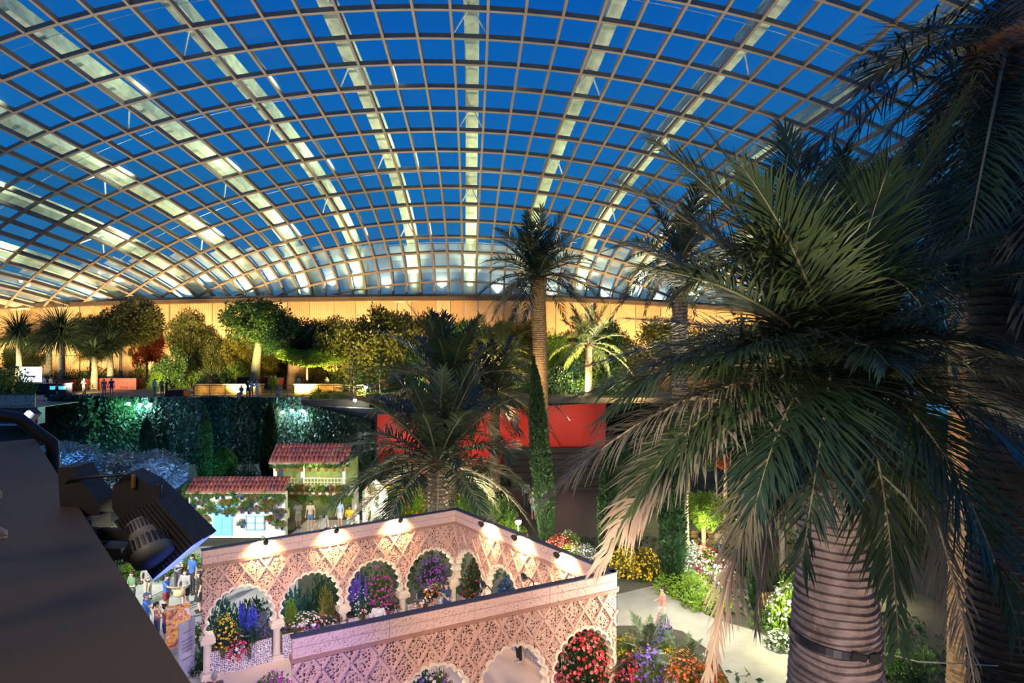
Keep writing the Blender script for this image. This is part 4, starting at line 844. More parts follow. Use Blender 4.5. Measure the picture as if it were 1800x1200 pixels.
# ------------------------------------------------------------------ palms
PGREEN = leafmat('palm_green', (.042, .072, .030), .6, .38, .12, .25); PDARK = leafmat('palm_dark', (.020, .044, .026), .6, .40, .10, .2); POLD = leafmat('palm_dry', (.215, .19, .15), .6, .6, .15, .2)
PLIME = leafmat('palm_lime', (.16, .20, .05), .6, .45, .25, .2); RACH = mat('rachis_olive', (.16, .15, .08), (.11, .11, .06), .5, 6); RACHD = mat('rachis_dry', (.34, .27, .18), rough=.6)
def frond_mesh(P0, P1, P2, n=80, ll=.42, lw=.022, flop=.5, vee=.35, seed=0, a0=1.15, a1=.45, r0=.03, bare=.12, jit=.12, seg=3):
    """leaflet strips along a quadratic curve; returns (leaflet mesh, rachis mesh)"""
    r = np.random.default_rng(seed); P0, P1, P2 = (np.array(p, float) for p in (P0, P1, P2)); L_ = np.linalg.norm(P1 - P0) + np.linalg.norm(P2 - P1)
    def B(t): t = t[:, None]; return (1 - t) ** 2 * P0 + 2 * t * (1 - t) * P1 + t * t * P2
    def T(t): t = t[:, None]; d = 2 * (1 - t) * (P1 - P0) + 2 * t * (P2 - P1); return d / (np.linalg.norm(d, axis=1, keepdims=True) + 1e-9)
    t = np.repeat(np.linspace(bare, 1, n), 2) + r.normal(size=2 * n) * .004; t = np.clip(t, 0, 1); sd = np.tile([1., -1.], n)
    C = B(t); D = T(t); Z = np.array([0, 0, 1.]); hz = P2 - P0; hz[2] = 0; hz = hz / (np.linalg.norm(hz) + 1e-9)
    Nn = Z - D * (D @ Z)[:, None]; alt = -hz - D * (-(D @ hz))[:, None]; wgt = np.clip((np.linalg.norm(Nn, axis=1) - .15) / .3, 0, 1)[:, None]; Nn = Nn * wgt + alt * (1 - wgt); Nn /= (np.linalg.norm(Nn, axis=1, keepdims=True) + 1e-9)
    Sd = np.cross(D, Nn) * sd[:, None]; q = (t - bare) / (1 - bare)
    ang = (a0 + (a1 - a0) * q + r.normal(size=2 * n) * jit)[:, None]; ve = (vee + r.normal(size=2 * n) * .18)[:, None]
    d0 = D * np.cos(ang) + (Sd * np.cos(ve) + Nn * np.sin(ve)) * np.sin(ang); ln = ll * (.35 + .65 * np.sin(np.clip(q * 1.02 + .12, 0, 1) * PI) ** .6) * (.85 + .3 * r.random(2 * n))
    V = []; st = [0, .35, .72, 1.0][:seg + 1]; wd = [.45, 1.0, .7, .06]; pos = C.copy(); d = d0.copy(); prev = 0
    fl = flop * (.7 + .6 * r.random(2 * n))[:, None]; Wv = np.cross(d0, Nn); Wv /= (np.linalg.norm(Wv, axis=1, keepdims=True) + 1e-9)
    for s, w in zip(st, wd):
        pos = pos + d * ((s - prev) * ln)[:, None]; d = d + fl * (s - prev) * np.array([0, 0, -1.]) * 1.3; d /= np.linalg.norm(d, axis=1, keepdims=True); prev = s
        V.append(pos + Wv * lw * w); V.append(pos - Wv * lw * w)
    k = len(V); V = np.stack(V, 1).reshape(-1, 3); b = np.arange(2 * n) * k; Fc = np.concatenate([np.stack([b + 2 * s, b + 2 * s + 1, b + 2 * s + 3, b + 2 * s + 2], 1) for s in range(k // 2 - 1)])
    lm = npmesh('frond', V, Fc); tt = np.linspace(0, 1, 14); pts = B(tt); m = MB(); m.tube([tuple(p) for p in pts], [r0 * (1 - .85 * x) for x in tt], 6); return lm, m.mesh('rachis', True)
def ring_trunk(name, prof, axis, parent, m, seg=28, ringh=.085, amp=.028, seed=0):
    """palm trunk with stacked leaf-scar rings; prof: list of (z, r)"""
    r = random.Random(seed); zs = []; z = prof[0][0]
    while z < prof[-1][0]: zs += [z, z + ringh * .78, z + ringh * .92]; z += ringh * r.uniform(.8, 1.25)
    vs = []; fs = []; pz = [p[0] for p in prof]; pr = [p[1] for p in prof]; ph = [r.random() * 6 for _ in range(4)]
    for i, z in enumerate(zs):
        R_ = float(np.interp(z, pz, pr)); c = axis(z); bulge = [1, 1 + amp * 2.2, 1 - amp][i % 3]
        for k in range(seg):
            a = 2 * PI * k / seg; wob = .018 * math.sin(2 * a + ph[0] + z * 2) + .02 * mnoise.noise(Vector((math.cos(a) * 2, math.sin(a) * 2, z * 5 + seed))); zz = z + .03 * mnoise.noise(Vector((math.cos(a), math.sin(a), z * 2.0)))
            vs.append((c[0] + R_ * (bulge + wob) * math.cos(a), c[1] + R_ * (bulge + wob) * math.sin(a), zz))
    n = len(zs)
    for i in range(n - 1): fs += [(i * seg + k, i * seg + (k + 1) % seg, (i + 1) * seg + (k + 1) % seg, (i + 1) * seg + k) for k in range(seg)]
    fs.append(tuple((n - 1) * seg + k for k in range(seg))); return MB().add(vs, fs).ob(name, m, parent)
def put_frond(t, org, a, b, c, mt, rm, **k):
    lm, rmsh = frond_mesh(a - org, b - org, c - org, **k); f = ob('frond', lm, mt, t); ob('rachis', rmsh, rm, f); return f
# --- the big palm in front
BD = 6.2; bc = at(1465, 655, BD)
BIGT = mat('palm_bark_pink', (.50, .39, .34), (.24, .18, .155), .85, 5, bump=.7, bscale=18, detail=8)
t = thing('big_palm', 'big feathery palm with ringed pinkish trunk filling the near side of the view', 'palm tree', (bc.x, bc.y, 0)); org = Vector((bc.x, bc.y, 0))
ring_trunk('trunk', [(0, .48), (5, .46), (7.5, .42), (8.3, .385), (9.3, .31), (9.8, .28)], lambda z: (.02 * math.sin(z), 0), t, BIGT, 40, .075, .03, 4)
cs = MB(); cs.lathe([(.30, 9.7), (.36, 10.0), (.30, 10.35), (.14, 10.65), (.03, 10.9)], seg=20); cs.ob('crown_shaft', mat('fibre_brown', (.22, .13, .06), (.10, .06, .03), .9, 9, bump=.8), t, True)
m = MB()
for k in range(60):
    a = random.uniform(0, 2 * PI); z = random.uniform(9.15, 10.2); m.tube([(.28 * math.cos(a), .28 * math.sin(a), z), (.42 * math.cos(a), .42 * math.sin(a), z + .12), (.50 * math.cos(a + .2), .50 * math.sin(a + .2), z - .12 + random.uniform(-.1, .2))], [.012, .008, .003], 4)
m.ob('fibre', mat('fibre_brown', (.2, .12, .06)), t)
sp = []
for k in range(41):
    a = 2 * PI * k / 40; R_ = .405; sp.append((R_ * math.cos(a), R_ * math.sin(a), 8.08 - .03 * math.cos(a)))
sv = []; 
for x, y, z in sp: sv += [(x, y, z - .035), (x, y, z + .035), (x * 1.03, y * 1.03, z + .035), (x * 1.03, y * 1.03, z - .035)]
STRAP = mat('strap_dark', (.03, .03, .04), rough=.45); s_ = MB().add(sv, [(4 * i + q, 4 * i + (q + 1) % 4, 4 * i + 4 + (q + 1) % 4, 4 * i + 4 + q) for i in range(40) for q in range(4)]).ob('strap', STRAP, t)
MB().box((.17, -.40, 8.07), (.10, .05, .075)).box((.02, -.42, 8.085), (.14, .03, .06), Matrix.Rotation(.25, 3, 'Y')).ob('buckle', LAMPB, s_)
CE = at(1462, 655, BD); c2 = CE - Vector((0, 0, .15))
def bf(pk, tip, mt=PGREEN, rm=RACH, st=None, **k):
    k = {**dict(n=130, ll=.62, lw=.0118, flop=.42, vee=.25, r0=.024, seed=int(pk[0] + tip[1])), **k}; k['ll'] *= 1.28; put_frond(t, org, (st or CE), at(*pk), at(*tip), mt, rm, **k)
# upright fronds
bf((1560, 380, 6.6), (1705, 150, 6.8), ll=.42, a0=.6, a1=.2, flop=.1, mt=PLIME, n=60, bare=.4)
bf((1520, 430, 6.4), (1655, 330, 6.9), ll=.55, flop=.25)
bf((1405, 430, 6.6), (1230, 215, 7.0), ll=.55, flop=.3)
bf((1330, 430, 6.4), (1085, 320, 6.9), ll=.62, flop=.3)
bf((1460, 420, 7.0), (1480, 270, 7.4), ll=.5, flop=.3)
bf((1430, 330, 6.0), (1190, 520, 5.7), ll=.62, mt=PLIME, flop=.55)
bf((1300, 500, 7.2), (1080, 420, 7.8), ll=.6)
bf((1600, 380, 7.0), (1760, 300, 7.4), ll=.6)
bf((1540, 330, 5.9), (1675, 640, 5.5), ll=.62, flop=.6)
bf((1650, 470, 6.4), (1830, 480, 6.2), ll=.6, flop=.5)
bf((1620, 520, 7.2), (1850, 430, 7.6), ll=.6)
bf((1350, 570, 7.2), (1100, 560, 7.8), ll=.6, flop=.5)
bf((1400, 560, 7.4), (1250, 400, 8.2), ll=.55)
bf((1290, 520, 5.9), (1060, 735, 5.6), ll=.62, flop=.65)
bf((1300, 560, 6.3), (1040, 640, 6.4), ll=.6, flop=.55)
# spreading, drooping fronds
bf((1260, 610, 6.0), (1000, 700, 6.0), ll=.6, flop=.6)
bf((1180, 650, 5.7), (965, 870, 5.6), mt=POLD, rm=RACHD, ll=.55, flop=.85, lw=.008)
bf((1220, 690, 5.4), (1060, 985, 5.2), mt=POLD, rm=RACHD, ll=.60, flop=.55, lw=.014)
bf((1240, 640, 5.5), (1085, 930, 5.3), ll=.62, flop=.7)
bf((1330, 720, 5.3), (1245, 1190, 5.2), mt=POLD, rm=RACHD, ll=.5, flop=.95, a0=.7, a1=.3, lw=.009, jit=.2)
bf((1360, 720, 5.6), (1330, 1100, 5.9), mt=POLD, rm=RACHD, ll=.45, flop=1.1, a0=.6, a1=.3, lw=.008, jit=.2)
bf((1470, 600, 5.0), (1410, 985, 4.7), mt=PDARK, ll=.58, flop=.35, lw=.0115, n=80)
bf((1550, 640, 5.1), (1580, 1130, 4.9), mt=PGREEN, ll=.55, flop=.8, a0=1.0)
bf((1620, 640, 5.2), (1720, 1240, 4.8), mt=POLD, rm=RACHD, ll=.5, flop=.9, lw=.009)
bf((1640, 640, 5.0), (1790, 1100, 4.5), mt=PDARK, ll=.60, flop=.45, lw=.0115)
bf((1660, 620, 5.2), (1880, 900, 4.7), mt=PDARK, ll=.6, flop=.4, lw=.011)
bf((1650, 610, 5.6), (1850, 790, 5.6), mt=POLD, rm=RACHD, ll=.55, flop=.7, lw=.010)
bf((1660, 600, 6.0), (1880, 700, 6.0), ll=.6, flop=.6)
bf((1560, 660, 6.4), (1640, 980, 6.6), ll=.55, flop=.8, mt=PDARK)
bf((1400, 680, 6.6), (1290, 900, 6.9), ll=.5, flop=.9, mt=POLD, rm=RACHD, lw=.009)
bf((1330, 640, 6.9), (1150, 800, 7.2), ll=.55, flop=.8, mt=POLD, rm=RACHD, lw=.009)
for a_, b_, k_ in [((1380, 420, 6.2), (1150, 250, 6.4), {}), ((1360, 500, 5.8), (1130, 470, 5.4), {'flop': .5}), ((1440, 480, 5.7), (1310, 300, 5.4), {'flop': .3}), ((1500, 470, 5.8), (1560, 300, 5.5), {'flop': .3}), ((1580, 480, 5.9), (1740, 420, 5.8), {'flop': .5}), ((1420, 560, 5.5), (1290, 620, 4.9), {'flop': .6, 'mt': PDARK}),
                   ((1500, 560, 5.6), (1560, 640, 4.8), {'flop': .6, 'mt': PDARK}), ((1390, 640, 5.3), (1330, 880, 4.8), {'flop': .6, 'mt': PDARK}), ((1590, 560, 5.6), (1760, 620, 5.2), {'flop': .5, 'mt': PDARK}), ((1340, 590, 5.6), (1150, 640, 5.1), {'flop': .6}), ((1450, 400, 6.8), (1380, 230, 7.2), {}), ((1640, 560, 5.6), (1820, 640, 5.2), {'mt': PDARK}), ((1500, 400, 6.9), (1610, 250, 7.4), {})]:
    bf(a_, b_, **k_)
rp = MB().tube([Vector((.34, -.26, 8.05)), Vector((.9, .1, 7.78)), Vector((3.0, 1.75, 6.88))], .007, 6).ob('guy_rope', mat('rope_pale', (.55, .55, .42), rough=.8), t)
# --- the dark palm at the upper corner
DD = 8.2; dc = at(1772, 70, DD); t = thing('dark_palm', 'dark tall palm whose crown hangs into the upper corner above the big palm', 'palm tree', (dc.x, dc.y, 0)); org = Vector((dc.x, dc.y, 0)); CE = dc
ring_trunk('trunk', [(0, .52), (6, .45), (11, .42), (14.2, .40)], lambda z: (.05 * math.sin(z * .3), 0), t, mat('palm_bark_dark', (.055, .04, .03), (.022, .017, .013), .9, 6, bump=.9, bscale=14), 30, .11, .05, 9)
MB().lathe([(.38, 14.1), (.52, 14.5), (.46, 15.0), (.2, 15.4), (.03, 15.6)], seg=18).ob('crown_shaft', mat('fibre_rust', (.30, .13, .05), (.10, .05, .025), .9, 8, bump=.8), t, True)
def df(pk, tip, mt=PDARK, rm=RACH, **k): bf(pk, tip, mt, rm, st=dc, **{**dict(ll=.85, lw=.013, r0=.032, n=85), **k})
df((1560, 60, 7.4), (1370, 345, 6.9), flop=.45); df((1620, 20, 7.2), (1440, 330, 7.6), flop=.7); df((1590, 110, 8.6), (1430, 470, 8.6), flop=.75, mt=PDARK)
df((1660, 90, 7.8), (1560, 520, 7.6), flop=.9, mt=POLD, rm=RACHD, ll=.6, lw=.012); df((1690, 150, 7.6), (1640, 560, 7.2), flop=.8); df((1650, 30, 9.2), (1520, 150, 10), flop=.4); df((1700, -60, 8.6), (1560, -120, 9.5))
df((1760, 120, 7.0), (1690, 480, 6.2), flop=.6); df((1820, 150, 7.6), (1800, 560, 7.0), flop=.7); df((1850, 60, 8.0), (1900, 420, 8.0)); df((1740, 60, 9.4), (1660, 430, 10.2), flop=.8); df((1800, 0, 9), (1900, 100, 10)); df((1720, 180, 8.8), (1600, 640, 9.2), flop=.9); df((1700, 0, 7.0), (1500, 120, 6.2), flop=.6)
# --- procedural palms further off
def std_frond(el, droop, L_, **k):
    d = Vector((math.cos(el), 0, math.sin(el))); return frond_mesh((0, 0, 0), d * L_ * .55, d * L_ * .8 + Vector((L_ * .12, 0, -droop * L_)), **k)
FV = [std_frond(e, dr, 1.0, n=46, ll=.20, lw=.0062, flop=fl, vee=.3, r0=.012, seed=s, seg=3) for s, (e, dr, fl) in enumerate([(1.25, .0, .2), (.9, .12, .35), (.55, .3, .5), (.2, .45, .6), (-.15, .55, .7)])]
def palm(label, base, crown_z, fl, tr, nf=30, mt=PGREEN, lean=(0, 0), bark=None, name='feather_palm', rough_top=True, dry=0, seed=0, ring=.16, amp=.05):
    r = random.Random(seed); t = thing(name, label, 'palm tree', base); h = crown_z - base[2]; lx, ly = lean
    ring_trunk('trunk', [(0, tr * 1.2), (h * .3, tr), (h, tr)], lambda z: (lx * (z / h) ** 2, ly * (z / h) ** 2), t, bark or BARK, 16, ring, amp, seed)
    MB().lathe([(tr * .9, h - .3), (tr * 1.35, h), (tr * 1.0, h + .3), (.03, h + .7)], (lx, ly, 0), 12).ob('crown_shaft', MATS['fibre_brown'], t, True)
    for k in range(nf):
        lay = min(4, int(k / nf * 5)); lm, rm = FV[lay]; s = fl * r.uniform(.85, 1.1) * (1 if lay < 4 else .9); isd = dry and k > nf - dry - 1
        f = ob('frond', lm, POLD if isd else mt, t, (lx, ly, h + .25), (r.uniform(-.1, .1), 0, k * 2.4 + r.uniform(-.2, .2)), s); ob('rachis', rm, RACHD if isd else RACH, f)
    return t
PB_ = mat('palm_bark_scaly', (.34, .23, .15), (.15, .10, .07), .9, 6, bump=.6); PBA = mat('palm_bark_amber_lit', (.46, .30, .14), (.26, .16, .08), .85, 6, bump=.5)  # amber bark has the amber light on the trunks in its colour
p = at(770, 822, 33.0); palm('feather palm with stout scaly trunk right behind the pavilion corner', (p.x, p.y, 0), p.z, 6.6, .48, 44, PGREEN, bark=PB_, dry=8, seed=2, ring=.22, amp=.10)
p = at(790, 690, 44.0); palm('dark feather palm standing behind the scaly palm, below the wall trees', (p.x, p.y, 0), p.z, 7.4, .42, 40, PGREEN, bark=PB_, seed=3)
p = at(870, 700, 46.0); palm('dark drooping palm in front of the red wall', (p.x, 46.0, 0), p.z, 6.0, .34, 30, PDARK, bark=PB_, seed=7)
p = at(945, 492, 44.0); palm('tallest palm with bare amber-lit trunk rising behind the leaning cypress', (p.x + .3, p.y, 0), p.z, 5.4, .50, 44, PGREEN, lean=(-.3, 0), bark=PBA, seed=4, ring=.13, amp=.03)
p = at(872, 625, 62); palm('pale-lit stiff palm on the terrace beside the amber trunk', (p.x, p.y, TZ), p.z - .6, 5.6, .3, 28, PLIME, bark=PB_, seed=5)
p = at(1035, 610, 60); palm('pale fan-crowned palm on the terrace right of the amber trunk', (p.x, p.y, TZ), p.z, 5.0, .3, 28, PLIME, bark=PB_, seed=6)
p = at(1195, 470, 30); palm('dark palm crown glimpsed behind the big palm against the dome', (p.x, p.y, 0), p.z, 4.2, .36, 30, PDARK, bark=PB_, seed=8)
p = at(1690, 480, 17); palm('palm with amber-lit trunk glimpsed behind the big palm', (p.x, p.y, 0), p.z, 3.4, .30, 24, PDARK, bark=PBA, seed=9)
# two small palms in the flower bed by the walker
for k, (u, v, d, zc) in enumerate([(1138, 1120, 18.6, 1.5), (1205, 1130, 17.6, 1.45)]):
    p = at(u, v, d); palm(['small slender palm in the flower bed next to the pavilion', 'small slender palm in the flower bed next to the pale path'][k], (p.x, p.y, 0), zc, 1.35, .07, 18, PGREEN, bark=BARKP, name='small_palm', seed=20 + k, ring=.08, amp=.03)
# ------------------------------------------------------------------ ivy on the retaining wall
r = np.random.default_rng(21); n = 30000
X = r.uniform(-39.5, -19.0, n); Zz = TZ + .35 - np.abs(r.normal(size=n)) * .02 - (r.random(n) ** 1.0) * (TZ + .3); fold = np.sin(X * 1.7) * .25 + np.sin(X * .6 + 2) * .35
C = np.stack([X, 56.6 - (fold + .4) * (Zz / TZ) - r.random(n) * .35, Zz], 1)
n2 = 9000; s = r.random(n2) * .72; X2 = -19.5 + 10.5 * s; top = TZ - .3 - s * 1.6; C2 = np.stack([X2, 56.7 - 4.4 * s - r.random(n2) * .6, top * (1 - r.random(n2) ** 1.3)], 1)
n3 = 3500; X3 = -39.0 + r.normal(size=n3) * .9; t3 = r.random(n3); C3 = np.stack([X3, 55.6 - r.random(n3) * .9 + t3 * .4, TZ + .6 - t3 * (3.5 + 1.5 * r.random(n3))], 1)
C = np.concatenate([C, C2, C3]); D = np.stack([r.normal(size=len(C)) * .5, -.3 + r.normal(size=len(C)) * .3, -1 + r.normal(size=len(C)) * .4], 1)
tag(ob('ivy', leafmesh('ivy', C, D, .40, .75, seed=4), LEAF['ivy']), 'dark ivy curtain hanging over the terrace retaining wall', 'ivy', kind='stuff')
# ground cover over the beds
n = 15000; X = r.uniform(-24, 16, n); Y = r.uniform(13, 50, n); C = np.stack([X, Y, .02 + r.random(n) * .16], 1)
bad = ((X > -16.7) & (X < -8.5) & (Y < 33.6)) | ((X > -18.8) & (X < -5) & (Y > 31) & (Y < 40)) | ((X > -5) & (X < 9) & (Y > 35) & (Y < 47))
Mi = np.array([[WF.d.x, WF.d.y], [WF.n.x, WF.n.y]]); q = (np.stack([X, Y], 1) - np.array(PA[:2])) @ Mi.T; bad |= (q[:, 0] > -.8) & (q[:, 0] < 9.8) & (q[:, 1] < .8) & (q[:, 1] > -9.6)
px_ = 900 + F * X / Y; pv = 600 + F * CZ / Y; bad |= (px_ > 1085) & (px_ < 1420) & (np.abs(pv - (1070 + (px_ - 1120) * .36)) < 45)
C = C[~bad]; D = r.normal(size=C.shape) + np.array([0, 0, .6]); tag(ob('ground_cover', leafmesh('ground_cover', C, D, .30, .5, seed=8), LEAF['deep']), 'low leafy ground cover between the flower beds', 'ground cover', kind='stuff')

mb_ = MB(); mb_.prism([tuple(at(u, 0, d)[:2]) for u, d in ((1088, 19.9), (1185, 21.5), (1275, 18.4), (1285, 15.8), (1085, 15.8))], 0, .78); struct(mb_.ob('floor_raised_bed', SOIL), 'raised soil bed right of the pavilion', 'bed')
# ------------------------------------------------------------------ terrace: bridge, railings, benches, planters, counter
PURP = mat('fascia_plum', (.07, .022, .04), (.055, .018, .035), .5, 1.0)
br = bpy.data.objects.new('floor_bridge', None); COL.objects.link(br); struct(br, 'terrace bridge with a plum fascia behind the parapet', 'floor')
MB().box((-50, 50.4, 5.05), (24.2, .8, 1.3)).ob('fascia', PURP, br); MB().box((-50, 50.0, 4.36), (24.2, .25, .14)).ob('edge_strip', mat('edge_pale', (.5, .5, .52), rough=.5), br); MB().box((-50, 53.6, 5.72), (24.2, 7.2, .05)).ob('deck', TERR, br)
RAIL = mat('rail_brown', (.07, .055, .04), rough=.5)
def railing(label, p0, p1, h, n, infill=None):
    p0, p1 = Vector(p0), Vector(p1); t = thing('railing', label, 'railing', p0); d = p1 - p0; ang = math.atan2(d.y, d.x); R = Matrix.Rotation(ang, 3, 'Z')
    MB().box(d / 2 + Vector((0, 0, h)), (d.length, .10, .07), R).ob('handrail', RAIL, t); MB().box(d / 2 + Vector((0, 0, .12)), (d.length, .06, .05), R).ob('bottom_rail', RAIL, t)
    for k in range(n + 1): MB().box(d * k / n + Vector((0, 0, h / 2)), (.06, .06, h), R).ob('post', RAIL, t)
    for k in range(n):
        if infill: MB().box(d * (k + .5) / n + Vector((0, 0, h * .52)), (d.length / n - .12, .02, h * .75), R).ob('mesh_panel', infill, t)
        else:
            for q in (.35, .6, .82): MB().box(d * (k + .5) / n + Vector((0, 0, h * q)), (d.length / n, .018, .018), R).ob('wire', RAIL, t)
railing('brown railing with pale mesh panels on the terrace bridge', (-50, 50.1, 5.72), (-38.2, 50.1, 5.72), 1.1, 4, pitted('rail_mesh', (.34, .32, .30), (.06, .05, .045), 5, .22))
railing('slim brown wire railing along the terrace edge above the ivy', (-31.0, 61.0, TZ), (-14.5, 61.5, TZ), 1.1, 11)
GOLD = mat('bench_stone', (.55, .38, .14), (.40, .26, .08), .8, 3, bump=.5, bscale=8)
for k, (u0, u1, lab) in enumerate([(345, 462, 'long amber-lit stone bench wall behind the wire railing'), (520, 600, 'short amber-lit stone bench wall behind the bottle tree')]):
    d = 65; x0, x1 = at(u0, 0, d).x, at(u1, 0, d).x; t = thing('stone_bench', lab, 'bench', ((x0 + x1) / 2, d, TZ)); MB().box((0, 0, .45), (x1 - x0, .7, .9)).ob('base', GOLD, t); MB().box((0, -.05, .95), (x1 - x0 + .1, .9, .12)).ob('seat', mat('bench_top', (.45, .36, .24), rough=.6), t)
    for q in range(4): light('POINT', (x0 + (q + .5) * (x1 - x0) / 4, d - 1.0, TZ + .5), 24, (1, .62, .12), size=.1)
for k, (u0, u1, d, lab) in enumerate([(36, 128, 68, 'long red planter box behind the counter'), (133, 160, 70, 'short red planter box behind the person in black'), (160, 245, 71, 'red planter box under the grass trees'), (296, 328, 61.5, 'small red box planter near the three visitors'), (420, 520, 72, 'red planter box behind the bottle trees')]):
    x0, x1 = at(u0, 0, d).x, at(u1, 0, d).x; t = thing('red_planter', lab, 'planter', ((x0 + x1) / 2, d, TZ)); hh = .6 if k == 3 else 1.25
    MB().box((0, 0, hh / 2), (x1 - x0, 1.2, hh)).ob('box', mat('planter_red', (.17, .014, .012), rough=.6), t); MB().box((0, 0, hh + .02), (x1 - x0 - .15, 1.05, .04)).ob('soil', SOIL, t)
p = at(63, 690, 64); t = thing('service_counter', 'dark service counter with a glowing screen on the terrace', 'counter', (p.x, p.y, TZ)); MB().box((.8, 0, .55), (5.2, .9, 1.1)).ob('cabinet', mat('counter_dark', (.02, .025, .05)), t); MB().box((.8, 0, 1.12), (5.3, 1.0, .06)).ob('top', mat('counter_top', (.05, .06, .08), rough=.2), t)
sc = MB().box((-.25, -.3, 2.05), (2.1, .08, 1.55)).ob('screen', mat('screen_white', (.9, .9, .95), emit=(.75, .8, 1), estr=2.6), t); MB().box((-.25, -.35, 1.85), (1.0, .02, .16)).ob('screen_icon', mat('icon_blue', (.1, .1, .2)), sc); MB().box((-.25, -.26, 1.2), (.3, .1, .2)).ob('stand', LAMPB, t)
MB().box((2.6, -.51, .7), (1.6, .02, .35)).ob('light_panel', mat('panel_cyan', (.2, .7, .8), emit=(.1, .6, .7), estr=1.0), t)

# ------------------------------------------------------------------ terrace trees
def tt(u, v0, v1, hw, d, leaf, label, vb=None, **k):
    top = at(u, v0, d).z; bot = at(u, v1, d).z; rx = hw * 1.08 / F * d; rz = (top - bot) * .62; h = top - TZ
    return tree(label, (at(u, 0, d).x, d, TZ), h, (rx, rx * .9, rz), LEAF[leaf], trunkh=h - rz * 1.2, seed=int(u), blobs=k.pop('blobs', 5), group='trees on the terrace', **k)
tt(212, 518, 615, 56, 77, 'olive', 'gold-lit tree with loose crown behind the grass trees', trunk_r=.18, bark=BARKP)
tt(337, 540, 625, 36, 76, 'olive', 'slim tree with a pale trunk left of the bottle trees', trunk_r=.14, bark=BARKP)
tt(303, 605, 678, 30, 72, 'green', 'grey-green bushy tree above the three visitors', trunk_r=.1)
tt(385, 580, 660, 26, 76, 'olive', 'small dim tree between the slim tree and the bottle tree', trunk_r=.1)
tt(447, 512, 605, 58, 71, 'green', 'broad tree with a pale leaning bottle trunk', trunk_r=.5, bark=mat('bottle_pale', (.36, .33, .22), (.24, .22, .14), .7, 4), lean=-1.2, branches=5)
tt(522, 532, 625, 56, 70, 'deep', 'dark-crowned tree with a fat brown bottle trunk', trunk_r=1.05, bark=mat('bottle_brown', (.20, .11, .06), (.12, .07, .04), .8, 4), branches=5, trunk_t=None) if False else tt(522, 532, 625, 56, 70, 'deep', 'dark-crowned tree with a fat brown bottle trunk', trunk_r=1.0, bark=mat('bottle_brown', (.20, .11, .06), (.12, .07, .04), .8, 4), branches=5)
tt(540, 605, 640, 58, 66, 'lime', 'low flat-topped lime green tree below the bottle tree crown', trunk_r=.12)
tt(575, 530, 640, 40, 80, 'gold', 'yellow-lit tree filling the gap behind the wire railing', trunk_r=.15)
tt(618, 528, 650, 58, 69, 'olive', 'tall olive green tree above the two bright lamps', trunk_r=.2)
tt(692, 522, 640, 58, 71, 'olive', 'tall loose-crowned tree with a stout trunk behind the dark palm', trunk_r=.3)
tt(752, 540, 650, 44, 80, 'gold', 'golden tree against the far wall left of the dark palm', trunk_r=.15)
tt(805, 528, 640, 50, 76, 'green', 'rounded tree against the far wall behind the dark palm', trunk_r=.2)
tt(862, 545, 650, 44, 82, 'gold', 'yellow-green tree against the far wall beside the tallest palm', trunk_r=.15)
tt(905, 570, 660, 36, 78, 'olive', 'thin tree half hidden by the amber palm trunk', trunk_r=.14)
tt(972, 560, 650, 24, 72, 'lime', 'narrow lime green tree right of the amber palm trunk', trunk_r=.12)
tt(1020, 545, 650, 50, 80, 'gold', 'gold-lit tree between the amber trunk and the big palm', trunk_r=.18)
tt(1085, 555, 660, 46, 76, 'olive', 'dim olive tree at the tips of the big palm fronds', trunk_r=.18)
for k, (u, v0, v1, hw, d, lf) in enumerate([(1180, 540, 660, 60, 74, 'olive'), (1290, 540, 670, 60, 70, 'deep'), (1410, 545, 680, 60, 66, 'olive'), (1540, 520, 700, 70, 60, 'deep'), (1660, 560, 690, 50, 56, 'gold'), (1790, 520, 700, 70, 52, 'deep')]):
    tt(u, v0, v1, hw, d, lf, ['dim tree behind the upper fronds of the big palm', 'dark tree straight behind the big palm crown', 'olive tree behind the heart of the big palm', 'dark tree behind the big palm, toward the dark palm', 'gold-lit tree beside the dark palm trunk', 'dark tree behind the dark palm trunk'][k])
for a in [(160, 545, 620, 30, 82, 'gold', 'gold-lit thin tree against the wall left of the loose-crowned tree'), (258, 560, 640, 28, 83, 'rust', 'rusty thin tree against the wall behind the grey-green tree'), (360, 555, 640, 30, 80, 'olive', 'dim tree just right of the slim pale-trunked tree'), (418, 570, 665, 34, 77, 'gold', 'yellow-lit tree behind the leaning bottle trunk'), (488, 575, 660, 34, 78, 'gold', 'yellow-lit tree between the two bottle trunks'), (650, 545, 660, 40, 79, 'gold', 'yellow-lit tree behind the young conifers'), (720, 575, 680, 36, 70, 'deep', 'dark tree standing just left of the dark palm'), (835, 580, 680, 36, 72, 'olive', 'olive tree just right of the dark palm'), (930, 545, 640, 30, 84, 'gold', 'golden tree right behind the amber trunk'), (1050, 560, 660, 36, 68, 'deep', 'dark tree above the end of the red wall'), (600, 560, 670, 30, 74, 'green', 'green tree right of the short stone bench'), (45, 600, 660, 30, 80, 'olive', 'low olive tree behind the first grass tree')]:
    tt(*a)
